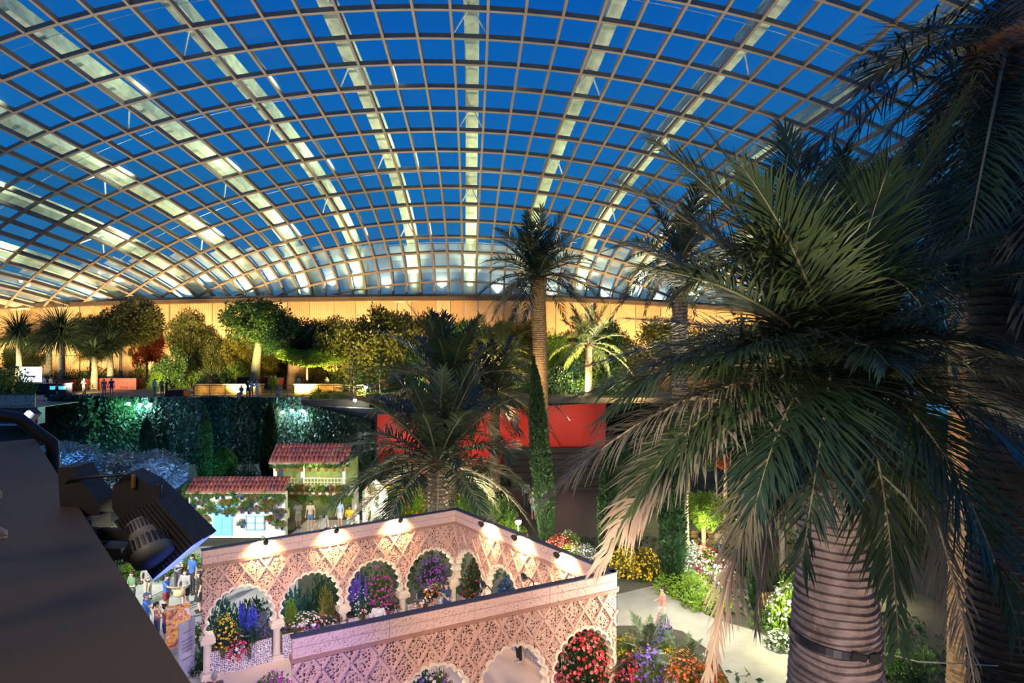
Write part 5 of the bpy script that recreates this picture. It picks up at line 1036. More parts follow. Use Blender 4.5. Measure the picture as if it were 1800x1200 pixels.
# grass trees: drooping tuft of blades on a trunk
def tuft(n, seed, droop=1.3, w=.012, up=-.1):
    r = np.random.default_rng(seed); th = r.random(n) * 2 * PI; el = np.arcsin(r.uniform(up, 1, n)); D = np.stack([np.cos(el) * np.cos(th), np.cos(el) * np.sin(th), np.sin(el)], 1); pos = np.zeros((n, 3)); V = []; Ln = .75 + .35 * r.random(n); Wd = np.cross(D, [0, 0, 1.]) + r.normal(size=(n, 3)) * .1; Wd /= np.linalg.norm(Wd, axis=1, keepdims=True); d = D.copy()
    for k, wd in enumerate((1, 1, .8, .5, .1)):
        V += [pos + Wd * w * wd, pos - Wd * w * wd]; pos = pos + d * (Ln * .27)[:, None]; d = d + np.array([0, 0, -droop * .27]); d /= np.linalg.norm(d, axis=1, keepdims=True)
    K = len(V); V = np.stack(V, 1).reshape(-1, 3); b = np.arange(n) * K; return npmesh('tuft', V, np.concatenate([np.stack([b + 2 * s, b + 2 * s + 1, b + 2 * s + 3, b + 2 * s + 2], 1) for s in range(K // 2 - 1)]))
TUFT = [tuft(900, 1), tuft(900, 2), tuft(500, 3, .7, .016, .05)]
GTL = leafmat('grass_tree_leaf', (.10, .14, .055), .6, .5, .25)
for k, (u, v, hw, d, lab) in enumerate([(33, 592, 36, 70, 'shaggy grass tree nearest the edge of the terrace'), (107, 592, 42, 70, 'largest shaggy grass tree with a drooping dome of blades'), (165, 620, 22, 70, 'small grass tree right of the largest one'), (193, 610, 24, 72, 'small grass tree beside the red planter'), (85, 582, 22, 78, 'spiky grass tree peeping over the largest one')]):
    p = at(u, v, d); t = thing('grass_tree', lab, 'grass tree', (p.x, p.y, TZ), 0, 'grass trees on the terrace'); hh = p.z - TZ
    MB().tube([(0, 0, 0), (.1, 0, hh * .5), (0, 0, hh)], [.45, .33, .25], 10).ob('trunk', BARKP, t, True); ob('blades', TUFT[k % 2], GTL, t, (0, 0, hh - .2), (0, 0, k), hw / F * d * 1.75)
# young whorled conifers
def conifer_mesh(seed):
    r = np.random.default_rng(seed); C = []; D = []
    for z in np.linspace(.12, .97, 9):
        Rr = (1 - z) * .42 + .05
        for a in np.linspace(0, 2 * PI, 8)[:-1] + r.random() * 2:
            for q in np.linspace(.08, 1, 11):
                for _ in range(4): C.append((Rr * q * math.cos(a), Rr * q * math.sin(a), z + .05 * q)); D.append((math.cos(a) + r.normal() * .5, math.sin(a) + r.normal() * .5, .5 + r.normal() * .3))
    return leafmesh('branches', np.array(C), np.array(D), .055, .35, seed=seed)
CON = [conifer_mesh(1), conifer_mesh(2)]
for k, (u, vt, vb, d, lab, lf) in enumerate([(622, 625, 705, 58, 'young whorled conifer lit white by the lower lamp', 'olive'), (668, 618, 705, 58, 'young whorled conifer right of the two lamps', 'green'), (890, 630, 690, 58, 'young whorled conifer lit from below beside the tallest palm', 'gold')]):
    p = at(u, vb, d); t = thing('young_conifer', lab, 'conifer', (p.x, p.y, TZ), k, 'young conifers on the terrace'); hh = at(u, vt, d).z - TZ; MB().tube([(0, 0, 0), (0, 0, hh)], [.09, .02], 7).ob('trunk', BARKP, t, True); ob('branches', CON[k % 2], LEAF[lf], t, (0, 0, 0), None, (hh * 1.15, hh * 1.15, hh))
# terrace shrubs
def ts(u, v, hw, hh, d, leaf, label, fl=None, z=TZ, **k): p = at(u, v, d); s = hw / F * d; return shrub(label, (p.x, d, z), (s, s * .8, hh / F * d), LEAF[leaf], fl, group='shrubs on the terrace', **k)
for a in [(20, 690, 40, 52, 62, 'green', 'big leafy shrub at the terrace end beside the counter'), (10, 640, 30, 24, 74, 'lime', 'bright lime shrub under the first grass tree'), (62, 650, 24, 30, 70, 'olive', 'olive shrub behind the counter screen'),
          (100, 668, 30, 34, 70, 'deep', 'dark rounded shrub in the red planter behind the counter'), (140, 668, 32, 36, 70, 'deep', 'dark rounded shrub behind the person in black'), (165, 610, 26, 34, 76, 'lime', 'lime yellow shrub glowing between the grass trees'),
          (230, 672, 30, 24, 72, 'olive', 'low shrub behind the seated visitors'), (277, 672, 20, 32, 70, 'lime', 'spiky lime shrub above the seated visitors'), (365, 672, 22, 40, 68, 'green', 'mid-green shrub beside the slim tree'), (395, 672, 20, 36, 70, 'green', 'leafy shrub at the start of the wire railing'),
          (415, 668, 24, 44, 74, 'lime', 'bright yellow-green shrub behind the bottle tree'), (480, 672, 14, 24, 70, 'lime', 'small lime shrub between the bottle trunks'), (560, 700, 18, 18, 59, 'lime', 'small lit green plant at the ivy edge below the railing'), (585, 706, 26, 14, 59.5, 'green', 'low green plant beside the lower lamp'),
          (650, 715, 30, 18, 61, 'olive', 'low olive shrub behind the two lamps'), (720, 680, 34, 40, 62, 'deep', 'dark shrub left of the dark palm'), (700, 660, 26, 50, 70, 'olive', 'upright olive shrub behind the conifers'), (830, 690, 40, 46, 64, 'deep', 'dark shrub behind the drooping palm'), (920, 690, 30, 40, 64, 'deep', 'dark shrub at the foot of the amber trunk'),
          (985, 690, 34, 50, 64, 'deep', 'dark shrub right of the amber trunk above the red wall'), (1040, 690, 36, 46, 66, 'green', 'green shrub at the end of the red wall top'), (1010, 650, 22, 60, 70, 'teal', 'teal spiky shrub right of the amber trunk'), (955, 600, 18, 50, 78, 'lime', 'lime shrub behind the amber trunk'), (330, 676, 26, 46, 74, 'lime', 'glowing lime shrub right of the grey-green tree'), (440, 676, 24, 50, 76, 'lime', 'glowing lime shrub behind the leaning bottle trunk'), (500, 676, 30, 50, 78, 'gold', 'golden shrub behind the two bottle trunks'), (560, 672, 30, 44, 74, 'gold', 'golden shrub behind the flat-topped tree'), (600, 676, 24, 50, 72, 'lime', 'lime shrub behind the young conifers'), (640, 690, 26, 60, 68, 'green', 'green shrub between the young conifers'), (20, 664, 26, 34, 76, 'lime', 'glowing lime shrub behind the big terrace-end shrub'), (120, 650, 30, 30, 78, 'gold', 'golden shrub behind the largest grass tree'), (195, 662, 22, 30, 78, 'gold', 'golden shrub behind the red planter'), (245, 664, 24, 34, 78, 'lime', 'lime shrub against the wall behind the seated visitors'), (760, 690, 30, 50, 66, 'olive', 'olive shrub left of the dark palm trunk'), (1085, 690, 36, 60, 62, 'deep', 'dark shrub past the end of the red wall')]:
    ts(*a)
# lamps on the terrace and the ivy
def bulb(label, p, r_, col, estr, power, name='spot_bulb', post=True, up=None):
    t = thing(name, label, 'lamp', p); MB().lathe([(.01, -r_), (r_ * .8, -r_ * .6), (r_, 0), (r_ * .8, r_ * .6), (.01, r_)], seg=12).ob('bulb', mat('bulb_%s' % label[:18].replace(' ', '_'), (1, 1, 1), emit=col, estr=estr), t, True)
    MB().lathe([(r_ * 1.1, r_ * .5), (r_ * 1.25, r_ * .9), (r_ * .5, r_ * 1.5), (.01, r_ * 1.5)], seg=12).ob('hood', LAMPB, t, True)
    if post: MB().tube([(0, 0.0, -p[2] + (TZ if p[2] > TZ and p[1] > 50 else 0)), (0, 0, -r_)], .035, 6).ob('post', LAMPB, t)
    else: MB().tube([(0, 0, r_ * 1.4), (0, .5, r_ * 2.5), (0, 1.1, r_ * 2.5)], .03, 6).ob('bracket', LAMPB, t)
    if power: light('POINT', (0, -.35, -.15), power, col, size=.1, parent=t)
bulb('bright white lamp among the terrace conifers', at(643, 680, 56.5), .16, (1, .95, .8), 60, 420); bulb('bright warm lamp at the ivy edge', at(624, 703, 55.6), .16, (1, .85, .6), 50, 260)
for u, v, c, lab, pw in [(226, 709, (.25, 1, .55), 'green-tinted spot lamp in the ivy', 560), (246, 711, (.3, .9, 1), 'cyan spot lamp in the ivy between two others', 460), (264, 710, (.45, .75, 1), 'blue-white spot lamp in the ivy nearest the tall cypress', 560), (513, 721, (.35, .6, 1), 'bright blue spot lamp over the ivy, first of the pair', 900), (533, 722, (.55, .78, 1), 'bright blue spot lamp over the ivy, second of the pair', 900), (497, 724, (.8, .85, .8), 'small dim spot lamp left of the blue pair', 200)]:
    bulb(lab, at(u, v, 55.2), .15, c, 40, pw, 'ivy_spot_lamp', False)
bulb('dazzling white spotlight on a post behind the pavilion', at(911, 917, 32.0), .15, (1, .95, .82), 90, 700); bulb('small bright lamp in the rose bed by the big palm', at(1259, 993, 27.5), .13, (1, .97, .9), 60, 260)

# ------------------------------------------------------------------ cypresses and field shrubs
def cyp_mesh(seed, n=5200):
    r = np.random.default_rng(seed); z = r.random(n) ** .85; R_ = np.sin(np.clip(z * .94 + .10, 0, 1) * PI) ** .55 * (1 - .25 * z); a = r.random(n) * 2 * PI; q = R_ * (.82 + .22 * r.random(n)) * (1 + .10 * np.sin(5 * a + 9 * z)); C = np.stack([q * np.cos(a), q * np.sin(a), z], 1)
    D = np.stack([np.cos(a) * .05, np.sin(a) * .05, .035 + .01 * r.random(n)], 1) + r.normal(size=(n, 3)) * .012; D[:, :2] *= 6; D[:, 2] *= 1.2
    s = 1; V = []; return C, D
def cypress(label, base, h, R_, leaf, lean=(0, 0), seed=0, n=5200, name='cypress'):
    C, D = cyp_mesh(seed, n); C = C * np.array([R_, R_, h]); C[:, 0] += lean[0] * (C[:, 2] / h); C[:, 1] += lean[1] * (C[:, 2] / h); D = D * np.array([1, 1, 6.]); t = thing(name, label, 'cypress', base); ob('foliage', leafmesh('foliage', C, D, .16 + R_ * .10, .4, seed=seed), leaf, t)
    m = MB(); pts = [(lean[0] * z, lean[1] * z, z * h) for z in np.linspace(0.02, .96, 12)]; m.tube(pts, [max(.02, R_ * .78 * math.sin(min(z * .94 + .10, 1) * PI) ** .55 * (1 - .25 * z)) for z in np.linspace(.02, .96, 12)], 10); m.ob('inner_foliage', LEAF['deep'], t, True); MB().tube([(0, 0, 0), (0, 0, .5)], .1, 7).ob('trunk', BARK, t)
CYL = leafmat('cypress_leaf', (.055, .12, .035), .5, .6, .15)
p = gp(962, 955); cypress('tall leaning cypress rising from behind the pavilion to the amber palm trunk', (p.x, p.y, 0), 10.2, .60, CYL, (-.75, 0), 1, 9000)
p = gp(360, 848); cypress('slim pointed cypress edged in cyan light before the ivy', (p.x, p.y, 0), 5.9, .62, CYL, (0, 0), 2)
p = gp(470, 842); cypress('dim dark cypress in front of the ivy near the balcony roof', (p.x, p.y, 0), 6.2, .7, LEAF['deep'], (.2, 0), 3)
p = at(258, 790, 53); cypress('short dark cypress against the ivy under the cyan lamps', (p.x, p.y, 0), 4.6, .7, LEAF['deep'], (0, 0), 4)
p = gp(1182, 1035); cypress('dark cypress behind the walker in pink', (p.x, p.y, 0), 8.2, .62, LEAF['deep'], (0, 0), 5, 7000)
p = gp(1072, 1000); cypress('dark cypress just right of the pavilion side wall', (p.x, p.y, 0), 6.0, .60, LEAF['deep'], (0, 0), 6, 7000)
p = gp(1302, 1010); cypress('dark cypress behind the hanging dead fronds', (p.x, p.y, 0), 9.5, .5, LEAF['deep'], (0, 0), 7, 7000)
p = gp(1340, 1075); cypress('short dark cypress at the bend of the pale path', (p.x, p.y, 0), 4.0, .6, LEAF['deep'], (0, 0), 8, 5000)
p = gp(384, 848); cypress('bright green conifer tucked behind the slim cypress', (p.x, p.y + 1, 0), 2.6, 1.0, LEAF['green'], (0, 0), 9)
SIL = leafmat('leaf_silver', (.24, .30, .32), .6, .5, .3)
def fs_(u, v, hw, hh, leaf, label, fl=None, dense=False, group='shrubs in the flower field', spire=None, cat='shrub', name='leafy_shrub', d=None):
    p = gp(u, v) if d is None else at(u, v, d); s = hw / F * p.y; return shrub(label, (p.x, p.y, 0), (s, s * .85, hh / F * p.y), leaf if not isinstance(leaf, str) else LEAF[leaf], fl, cat, name, group, dense, spire=spire)
tree('large round silver olive tree lit blue beside the flood light', (at(225, 0, 41).x, 41, 0), 4.4, (3.1, 2.8, 2.0), SIL, name='olive_tree', blobs=5, seed=3, mesh=CRB, trunk_r=.25, group='silver trees'); tree('silver shrub tree lit deep blue behind the parapet', (at(105, 0, 44).x, 44, 0), 4.6, (3.0, 2.6, 1.9), SIL, name='olive_tree', blobs=4, seed=5, mesh=CRB, trunk_r=.2, group='silver trees')
light('SPOT', (at(135, 0, 40).x, 38.5, .4), 6500, (.12, .38, 1), (at(120, 0, 44).x, 44.5, 3.2), 100, .8, .2); light('SPOT', (at(330, 0, 38).x, 39, .4), 3600, (.14, .38, 1), (at(260, 0, 41).x, 41, 2.6), 90, .8, .2); light('SPOT', (at(395, 0, 46).x, 46.5, .3), 420, (.2, .9, 1), (at(362, 0, 50).x, 49.6, 3), 70, .8, .1)
light('POINT', (at(215, 0, 37).x, 37, 1.2), 260, (1, .95, .7), size=.2)
for a in [(300, 1010, 40, 38, 'green', 'bright green shrub behind the crowd under the flood light'), (250, 1005, 34, 30, 'lime', 'lime shrub behind the woman in the grey top'), (225, 985, 26, 30, 'green', 'leafy green shrub at the parapet edge behind the crowd'), (330, 1000, 28, 30, 'lime', 'yellow-green shrub behind the striped shirt'),
          (343, 1130, 20, 34, 'green', 'green shrub outside the first pavilion column', 'white'), (346, 1180, 24, 40, 'deep', 'dark shrub at the foot of the first pavilion column'), (402, 870, 30, 24, 'green', 'low green shrub behind the pot wall roof'), (330, 880, 14, 30, 'lime', 'yellow-lit shrub at the end of the pot wall roof'),
          (690, 905, 34, 56, 'lime', 'lit shrub with yellow daisies left of the scaly palm', 'yellow'), (722, 900, 32, 48, 'lime', 'shrub with orange blooms beside the scaly palm trunk', 'orange'), (832, 908, 48, 62, 'lime', 'lime shrub right of the scaly palm trunk'), (875, 928, 44, 58, 'green', 'mid-green shrub behind the pavilion corner'),
          (898, 940, 30, 30, 'lime', 'grey-green shrub at the foot of the dazzling spotlight'), (650, 860, 30, 50, 'deep', 'dark shrub behind the rose gable'), (690, 850, 40, 60, 'deep', 'tall dark shrub behind the scaly palm, crowd side'), (850, 850, 40, 50, 'deep', 'tall dark shrub behind the scaly palm, cypress side'), (1000, 960, 24, 26, 'lime', 'lime shrub by the flower clump right of the leaning cypress', 'white'),
          (560, 850, 40, 60, 'deep', 'dark tall shrub behind the balcony roof'), (430, 850, 30, 40, 'deep', 'dark shrub behind the pot wall, cypress side')]:
    fs_(*a)
G2 = 'flower clumps in the field'
def fc(u, v, hw, hh, leaf, fl, label, **k): return fs_(u, v, hw * 1.3, hh * 1.25, leaf, label, fl, True, G2, cat='flowers', name='flower_clump', **k)
for a in [(1005, 985, 24, 22, 'lime', ['yellow', 'white'], 'yellow and white flower clump right of the leaning cypress'), (1030, 990, 18, 26, 'grey', ['white'], 'white flower clump beside the dark cypress'), (985, 962, 20, 18, 'rust', ['coral'], 'rust red foliage clump right of the leaning cypress'), (1098, 1010, 20, 40, 'olive', ['yellow'], 'yellow sunflowers beside the pavilion end'), (1135, 1010, 24, 36, 'olive', ['yellow'], 'tall yellow sunflowers before the dark cypress'),
          (1200, 1040, 40, 30, 'lime', None, 'lime hedge behind the walker in pink'), (1245, 1068, 34, 26, 'lime', None, 'lime hedge along the pale path edge'), (1213, 1012, 22, 46, 'grey', ['white'], 'tall white flower mass behind the lime hedge'), (1236, 1012, 24, 40, 'green', ['red', 'white'], 'red and white flower mass in the rose bed'), (1262, 1024, 26, 36, 'lime', ['white', 'pink'], 'white and pink flower mass by the dead fronds'), (1240, 985, 26, 20, 'green', ['red'], 'red roses at the top of the rose bed'),
          (1385, 1105, 34, 60, 'lime', ['white'], 'glowing lime shrub left of the big palm trunk'), (1400, 1050, 24, 50, 'lime', None, 'tall lime plant behind the big palm trunk'), (1345, 1100, 24, 24, 'green', None, 'low green shrub at the bend of the pale path'), (1375, 1135, 26, 20, 'green', ['white'], 'low white-dotted shrub along the pale path'), (1590, 1190, 50, 60, 'green', None, 'green shrub right of the big palm trunk')]:
    fc(*a)
def near(u, v, hw, hh, leaf, fl, label, d): p = at(u, v, d); s = hw * 1.25 / F * d; shrub(label, (p.x, d, .75), (s, s, hh / F * d), LEAF[leaf], fl, 'flowers', 'flower_clump', G2, True)
for a in [(1100, 1195, 26, 70, 'green', ['yellow'], 'yellow flower clump against the pavilion end', 19.2), (1108, 1215, 24, 60, 'deep', ['red', 'pink'], 'red and pink rose clump at the pavilion foot', 18.4), (1140, 1230, 26, 80, 'lime', ['violet'], 'blue-violet flower clump around the small palm', 18.2), (1165, 1200, 18, 90, 'green', ['violet'], 'tall violet flower clump behind the small palms', 19.6),
          (1180, 1190, 22, 60, 'lime', ['yellow'], 'yellow flower clump between the small palms', 19.0), (1205, 1250, 32, 90, 'lime', ['orange', 'coral'], 'orange begonia clump by the pale path', 17.6), (1245, 1260, 30, 80, 'lime', ['orange', 'red'], 'orange and red begonia clump nearest the dead fronds', 17.4), (1110, 1280, 40, 60, 'green', ['white', 'coral'], 'white and coral flower clump in the near corner of the bed', 16.4), (1170, 1290, 40, 70, 'lime', ['red', 'pink'], 'red and pink flower clump in the near bed', 16.4), (1230, 1300, 36, 70, 'green', ['coral', 'orange'], 'coral flower clump in the near bed', 16.2)]:
    near(*a)
for k, (u, v, vt, hw, d, lf, lab) in enumerate([(1237, 985, 850, 36, 31, 'lime', 'small lime tree leaning over the rose bed'), (1275, 985, 780, 26, 37, 'rust', 'orange-leaved tree glimpsed behind the rose bed'), (1375, 1000, 830, 34, 30, 'rust', 'orange-leaved tree behind the big palm trunk'), (1120, 960, 780, 40, 38, 'deep', 'dark tree behind the sunflowers'), (1420, 980, 800, 50, 34, 'olive', 'olive tree behind the big palm trunk, path side'), (1560, 980, 760, 60, 30, 'olive', 'olive tree behind the front fronds of the big palm'), (1680, 980, 740, 60, 28, 'deep', 'dark tree low behind the dark palm trunk'), (1210, 880, 730, 50, 42, 'green', 'green tree lit from below in the far field'), (1330, 880, 720, 50, 42, 'deep', 'dark tree in the far field behind the big palm'), (1470, 900, 740, 50, 40, 'green', 'green tree in the far field behind the palm heart'), (1770, 1050, 800, 70, 24, 'olive', 'olive tree in the lower corner behind the dark palm')]):
    p = at(u, v, d); zt_ = at(u, vt, d).z; rx = hw / F * d; tree(lab, (p.x, d, 0), zt_, (rx, rx, min(rx * 1.1, zt_ * .4)), LEAF[lf], blobs=4, seed=40 + k, bark=BARKP, trunk_r=.12, group='trees in the field')
for (u, v, d, z, pw, c) in [(1240, 900, 29.2, 2.2, 620, (1, .95, .45)), (1225, 1000, 25.0, 2.4, 420, (1, .98, .8)), (1150, 1040, 22.6, 2.6, 160, (1, .9, .7)), (1395, 1030, 22.2, 1.8, 560, (1, .95, .5)), (1270, 850, 35, 2.0, 520, (1, .7, .3)), (1010, 965, 30.0, 2.0, 340, (1, .95, .7)), (700, 880, 33.8, 2.0, 480, (1, .95, .55)), (850, 900, 35, 2.0, 460, (1, .95, .5)), (280, 1000, 30, 2.4, 420, (.9, 1, .6)), (1170, 1150, 18.0, 3.6, 420, (1, .88, .66)), (330, 1120, 20.5, .9, 60, (1, 1, .6)), (1110, 1000, 25, 1.6, 120, (1, .9, .6)), (1560, 1000, 26, 1.0, 200, (1, .85, .5)), (1400, 820, 38, 2.0, 420, (1, .8, .4)), (775, 700, 41.0, 3.0, 300, (.85, 1, .5)), (1180, 880, 38, 2.5, 420, (.9, 1, .5)), (1480, 900, 34, 2.5, 420, (1, .9, .5)), (1680, 600, 15.5, 8.0, 90, (1, .6, .25)), (1070, 650, 56, 6.6, 300, (.9, 1, .5)), (930, 620, 42, 8.5, 260, (1, .7, .35))]:
    p = at(u, v, d); light('POINT', (p.x, d, z), pw, c, size=.12)
light('SPOT', (at(942, 0, 39).x, 40, .5), 3200, (1, .66, .3), (at(942, 0, 44).x, 44, 12), 40, .7, .2)
# garden bench and low wooden wall by the rose bed
p = at(1255, 985, 33); t = thing('garden_bench', 'amber-lit wooden bench behind the small lime tree', 'bench', (p.x, p.y, 0)); WOOD = mat('wood_warm', (.42, .25, .10), (.30, .17, .07), .6, 5)
for q in range(3): MB().box((0, -.15 + q * .16, .45), (2.2, .13, .05)).ob('slat', WOOD, t)
for q in (-.95, .95): MB().box((q, 0, .22), (.08, .45, .44)).ob('leg', WOOD, t)
for q in range(2): MB().box((0, .3, .65 + q * .2), (2.2, .04, .14)).ob('back_slat', WOOD, t)
p = at(1378, 1020, 24.5); t = thing('timber_bed_edge', 'long tan timber bed edge left of the big palm trunk', 'bed edge', (p.x, p.y, 0)); MB().box((.6, .3, .8), (3.0, .14, .5)).ob('board', WOOD, t)
for q in (-.8, 0, .9, 2.0): MB().box((q, .3, .5), (.12, .18, 1.1)).ob('post', WOOD, t)
# ------------------------------------------------------------------ people
def art_mat():
    m = bpy.data.materials.new('board_art'); m.use_nodes = True; N = m.node_tree.nodes; L = m.node_tree.links; b = N['Principled BSDF']; t = N.new('ShaderNodeTexCoord'); v = N.new('ShaderNodeTexNoise'); v.inputs['Scale'].default_value = 2.6; v.inputs['Distortion'].default_value = 1.5; L.new(t.outputs['Object'], v.inputs[0])
    r = N.new('ShaderNodeValToRGB'); r.color_ramp.interpolation = 'CONSTANT'; r.color_ramp.elements[0].color = (.20, .04, .10, 1); r.color_ramp.elements[1].position = .62; r.color_ramp.elements[1].color = (.55, .45, .50, 1)
    for p, c in ((.40, (.50, .16, .05)), (.47, (.60, .34, .06)), (.54, (.45, .08, .16))): e = r.color_ramp.elements.new(p); e.color = (*c, 1)
    L.new(v.outputs['Fac'], r.inputs[0]); L.new(r.outputs[0], b.inputs['Base Color']); return m
random.seed(4)
def pf(u, d, z=0.0): return (at(u, 0, d).x, d, z + .03)
GC = 'crowd beside the pavilion'; GT = 'visitors on the terrace'; GPp = 'visitors under the balcony'
person('person in a dark green top with a black backpack at the parapet edge', pf(232, 25.4), 2.6, 'fold', 'green', ('trousers', 'charcoal'), ('short', 'black'), 1.66, 1, group=GC)
person('person in a grey top holding a bundle, behind the crowd', pf(260, 26.6), 3.1, 'carry', 'grey', ('trousers', 'beige'), ('bun', 'black'), 1.62, 1, True, group=GC)
person('person in a navy cap and blue shirt leaning to the painted board', pf(257, 23.2), -1.4, 'reach', 'blue', ('trousers', 'denim'), ('cap', 'navy'), 1.66, 1, group=GC)
person('person in a blue t-shirt reaching an arm out', pf(292, 25.2), -1.57, 'reach', 'blue', ('shorts', 'maroon'), ('tail', 'black'), 1.60, 1, mask='white', group=GC)
person('tall person in a striped navy shirt behind the crowd', pf(313, 27.4), 2.9, 'fold', 'striped', ('trousers', 'charcoal'), ('short', 'black'), 1.76, 1, group=GC)
pw_ = person('person in a pale top and black shorts holding a straw bag', pf(326, 25.6), 3.0, 'carry', 'grey', ('shorts', 'black'), ('long', 'black'), 1.66, 0, True, mask='white', group=GC)
person('person in a royal blue shirt beside the striped one', pf(338, 27.2), 2.7, 'stand', 'blue', ('trousers', 'black'), ('short', 'black'), 1.72, 1, mask='skyblue', group=GC)
person('person with long dark hair in a black dress at the pavilion end', pf(350, 25.4), 2.2, 'stand', 'black', ('skirt', 'black'), ('long', 'black'), 1.66, 0, group=GC)
person('person in a floral shirt and dark shorts behind the painted board', pf(291, 22.4), -1.2, 'reach', 'floral', ('shorts', 'navy'), ('bun', 'black'), 1.58, 0, group=GC)
person('person in a bright floral blouse crouched by the parapet edge', pf(276, 22.8), -1.3, 'carry', 'floral', ('trousers', 'navy'), ('tail', 'black'), 1.50, 1, group=GC)
person('grey-haired person standing at the foot of the first column', pf(377, 17.6), .3, 'stand', 'charcoal', ('trousers', 'charcoal'), ('short', 'grey'), 1.66, 1, group=GC)
q = at(326, 0, 25.6); t = thing('straw_bag', 'beige straw bag held in front of the person in black shorts', 'bag', (q.x - .02, 25.6 - .42, .78)); MB().lathe([(.18, 0), (.23, .06), (.22, .24), (.18, .26)], seg=14).ob('basket', mat('straw', (.52, .42, .24), (.40, .31, .17), .8, 20), t, True)
MB().tube([(-.15, 0, .24), (-.08, 0, .38), (.08, 0, .38), (.15, 0, .24)], .012, 6).ob('handle', MATS['straw'], t)
p = at(316, 1100, 21.9); t = thing('painted_board', 'tall board painted with warm colours propped on a wooden stake', 'painting', (p.x - .05, p.y, 0), .5); MB().box((0, 0, 1.05), (.75, .03, 1.5)).ob('board', art_mat(), t); MB().box((.32, .04, .75), (.05, .05, 1.6)).ob('stake', WOOD, t)
p = at(328, 1180, 20.4); t = thing('sign_panel', 'narrow white sign panel with faint lettering beside the first column', 'sign', (p.x, p.y, 0), 1.22); MB().box((0, 0, .95), (.62, .05, 1.9)).ob('panel', mat('sign_lilac', (.42, .42, .56), rough=.4), t)
for k, (z, w) in enumerate([(1.55, .3), (1.3, .42), (1.18, .38), (1.06, .42), (.94, .34), (.7, .4)]): MB().box((0, -.03, z), (w, .006, .045)).ob('lettering', mat('ink_grey', (.2, .2, .3)), t)
# under the balcony
person('person in a beige skirt standing in the balcony shade', pf(524, 36.8), 3.0, 'fold', 'white', ('skirt', 'beige'), ('long', 'black'), 1.62, 0, group=GPp)
person('person in blue shorts under the balcony', pf(546, 36.4), 3.1, 'stand', 'beige', ('shorts', 'denim'), ('short', 'black'), 1.70, 1, shoes='white', group=GPp)
person('person in a pale grey dress seen from behind on the patio', pf(569, 34.6), .2, 'stand', 'grey', ('skirt', 'grey'), ('long', 'black'), 1.60, 0, group=GPp)
person('person in white with dark hair just over the pavilion wall', pf(573, 31.6), -.4, 'fold', 'white', ('trousers', 'denim'), ('long', 'black'), 1.58, 0, group=GPp)
person('person in a white shirt and pale cap over the pavilion wall', pf(589, 31.9), .4, 'fold', 'white', ('trousers', 'denim'), ('cap', 'white'), 1.62, 1, group=GPp)
person('person in a pale blue shirt and white shorts under the balcony', pf(598, 36.6), 2.6, 'stand', 'skyblue', ('shorts', 'white'), ('short', 'black'), 1.74, 1, group=GPp)
person('person in a yellow t-shirt next to the rose gable', pf(615, 35.4), 2.9, 'fold', 'yellow', ('shorts', 'skyblue'), ('short', 'black'), 1.70, 1, group=GPp)
person('person in white carrying a round woven bag by the rose gable', pf(628, 34.6), 2.2, 'carry', 'white', ('skirt', 'khaki'), ('long', 'black'), 1.66, 0, group=GPp)
# pavilion and path
p = at(785, 0, 24.0); tm = person('person in a navy t-shirt with green print inside the pavilion', (p.x, 24.0, .06), 2.5, 'phone', 'navy', ('trousers', 'blue'), ('short', 'brown'), 1.72, 0)
MB().box((0, .128, 1.26), (.13, .012, .12)).ob('shirt_print', mat('print_green', (.15, .6, .12)), tm)
p = at(665, 0, 22.4); person('person in a white shirt seen from behind inside the pavilion', (p.x, 22.4, .06), .1, 'fold', 'white', ('skirt', 'white'), ('short', 'black'), 1.64, 0, True)
p = at(912, 0, 21.4); person('person whose white shoes show through the front pavilion arch', (p.x, 21.4, .06), 2.0, 'stand', 'grey', ('trousers', 'black'), ('short', 'black'), 1.68, 0, shoes='white')
person('person in a pink shirt walking along the pale path', pf(1165, 23.8), 1.45, 'walk', 'pink', ('shorts', 'white'), ('bun', 'black'), 1.66, 0)
person('person in grey with a black backpack on the dark landing', pf(925, 41.5), -.3, 'stand', 'grey', ('trousers', 'charcoal'), ('short', 'black'), 1.74, 1, True)
person('person in dark clothes beside the backpacker on the landing', pf(937, 40.5), 2.8, 'stand', 'black', ('trousers', 'charcoal'), ('long', 'black'), 1.60, 0)
person('person in pale blue shorts at the edge of the leaning cypress', pf(938, 38.4), 2.6, 'fold', 'grey', ('shorts', 'skyblue'), ('long', 'black'), 1.60, 1)
person('person in black seated on the amber-lit bench', pf(1236, 32.7), 3.0, 'sit', 'black', ('trousers', 'black'), ('short', 'black'), 1.66, 0); person('person in beige seated on the amber-lit bench', pf(1264, 32.7), 3.1, 'sit', 'beige', ('trousers', 'denim'), ('long', 'brown'), 1.62, 0)
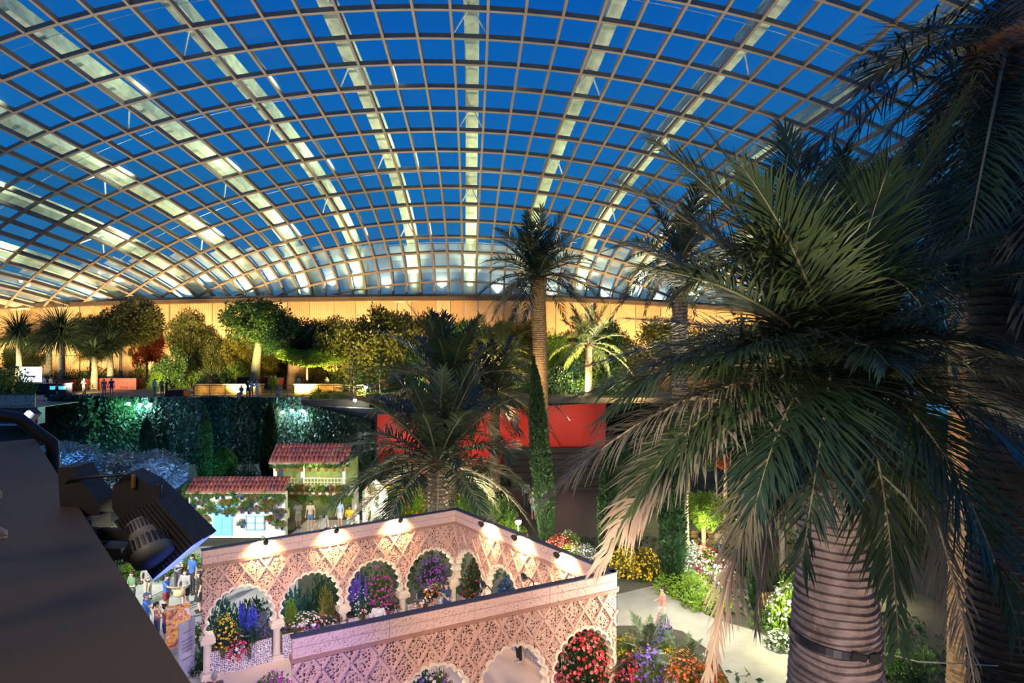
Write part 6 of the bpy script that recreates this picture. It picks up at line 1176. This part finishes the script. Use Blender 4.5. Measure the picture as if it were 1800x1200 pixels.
# terrace visitors
for a in [(77, 66.5, 3.0, 'stand', 'skyblue', ('trousers', 'navy'), ('short', 'black'), 'person in pale blue behind the service counter'), (89, 65.8, 2.8, 'stand', 'beige', ('skirt', 'beige'), ('long', 'black'), 'person in a beige dress behind the service counter'), (100, 62.4, 2.2, 'reach', 'black', ('skirt', 'black'), ('long', 'black'), 'person in black at the end of the service counter'),
          (148, 64.0, 3.0, 'fold', 'black', ('trousers', 'black'), ('short', 'black'), 'person all in black in front of the red planter'), (183, 62.4, .3, 'stand', 'grey', ('trousers', 'khaki'), ('short', 'black'), 'person in a grey shirt seen from behind at the ivy edge'), (196, 63.0, .4, 'stand', 'navy', ('shorts', 'blue'), ('short', 'brown'), 'person in navy beside the one in grey at the ivy edge'),
          (272, 62.0, 2.9, 'stand', 'white', ('trousers', 'grey'), ('short', 'black'), 'person in white, first of three visitors above the ivy'), (285, 62.6, 3.1, 'stand', 'khaki', ('trousers', 'charcoal'), ('short', 'black'), 'person in khaki, middle of three visitors above the ivy'), (293, 61.6, 2.5, 'stand', 'charcoal', ('trousers', 'black'), ('short', 'black'), 'person in charcoal, last of three visitors above the ivy'),
          (424, 59.5, 3.0, 'sit', 'denim', ('trousers', 'denim'), ('long', 'black'), 'person in denim blue seated before the wire railing'), (436, 60.2, 2.9, 'stand', 'black', ('trousers', 'black'), ('short', 'black'), 'person in black standing among the seated group at the railing'), (442, 59.5, 3.1, 'fold', 'skyblue', ('trousers', 'grey'), ('short', 'black'), 'person in pale blue with a mask at the railing'), (452, 59.3, 3.0, 'fold', 'white', ('trousers', 'white'), ('short', 'black'), 'person in white at the end of the group at the railing'),
          (492, 59.0, 3.0, 'sit', 'grey', ('trousers', 'grey'), ('short', 'grey'), 'person in grey crouched before the fat bottle trunk'), (526, 67.0, .2, 'stand', 'grey', ('trousers', 'charcoal'), ('short', 'black'), 'person in grey walking behind the fat bottle trunk'), (537, 67.6, .4, 'walk', 'red', ('trousers', 'charcoal'), ('long', 'black'), 'person in a red top walking behind the fat bottle trunk'), (575, 66.0, 2.8, 'stand', 'beige', ('trousers', 'khaki'), ('long', 'brown'), 'person in beige beside the short stone bench'),
          (646, 58.2, .2, 'stand', 'charcoal', ('trousers', 'black'), ('long', 'brown'), 'person with long brown hair near the bright white lamp'), (655, 58.6, .3, 'stand', 'black', ('trousers', 'black'), ('short', 'black'), 'person with short dark hair near the bright white lamp')]:
    u, d, fc_, pose, top, bot, hr, lab = a; person(lab, pf(u, d, TZ), fc_, pose, top, bot, hr, 1.66, random.randrange(2), mask='white' if 'mask' in lab else None, group=GT)
# neighbour on the gallery, arm just inside the frame
g0 = e0 + nl * .872 + ed * .50; struct(MB().prism([tuple((e0 + nl * a + ed * b)[:2]) for a, b in ((.58, -2.2), (.58, 4.2), (3.4, 4.2), (3.4, -2.2))], 9.2, 9.4).ob('floor_gallery', PAVE), 'gallery floor behind the parapet', 'floor')
person('neighbour at the gallery parapet with only bare fingers in view', (g0.x, g0.y, 9.4), math.atan2(-(-nl.x), -nl.y), 'push', 'khaki', ('trousers', 'khaki'), ('short', 'black'), 1.70, 2)
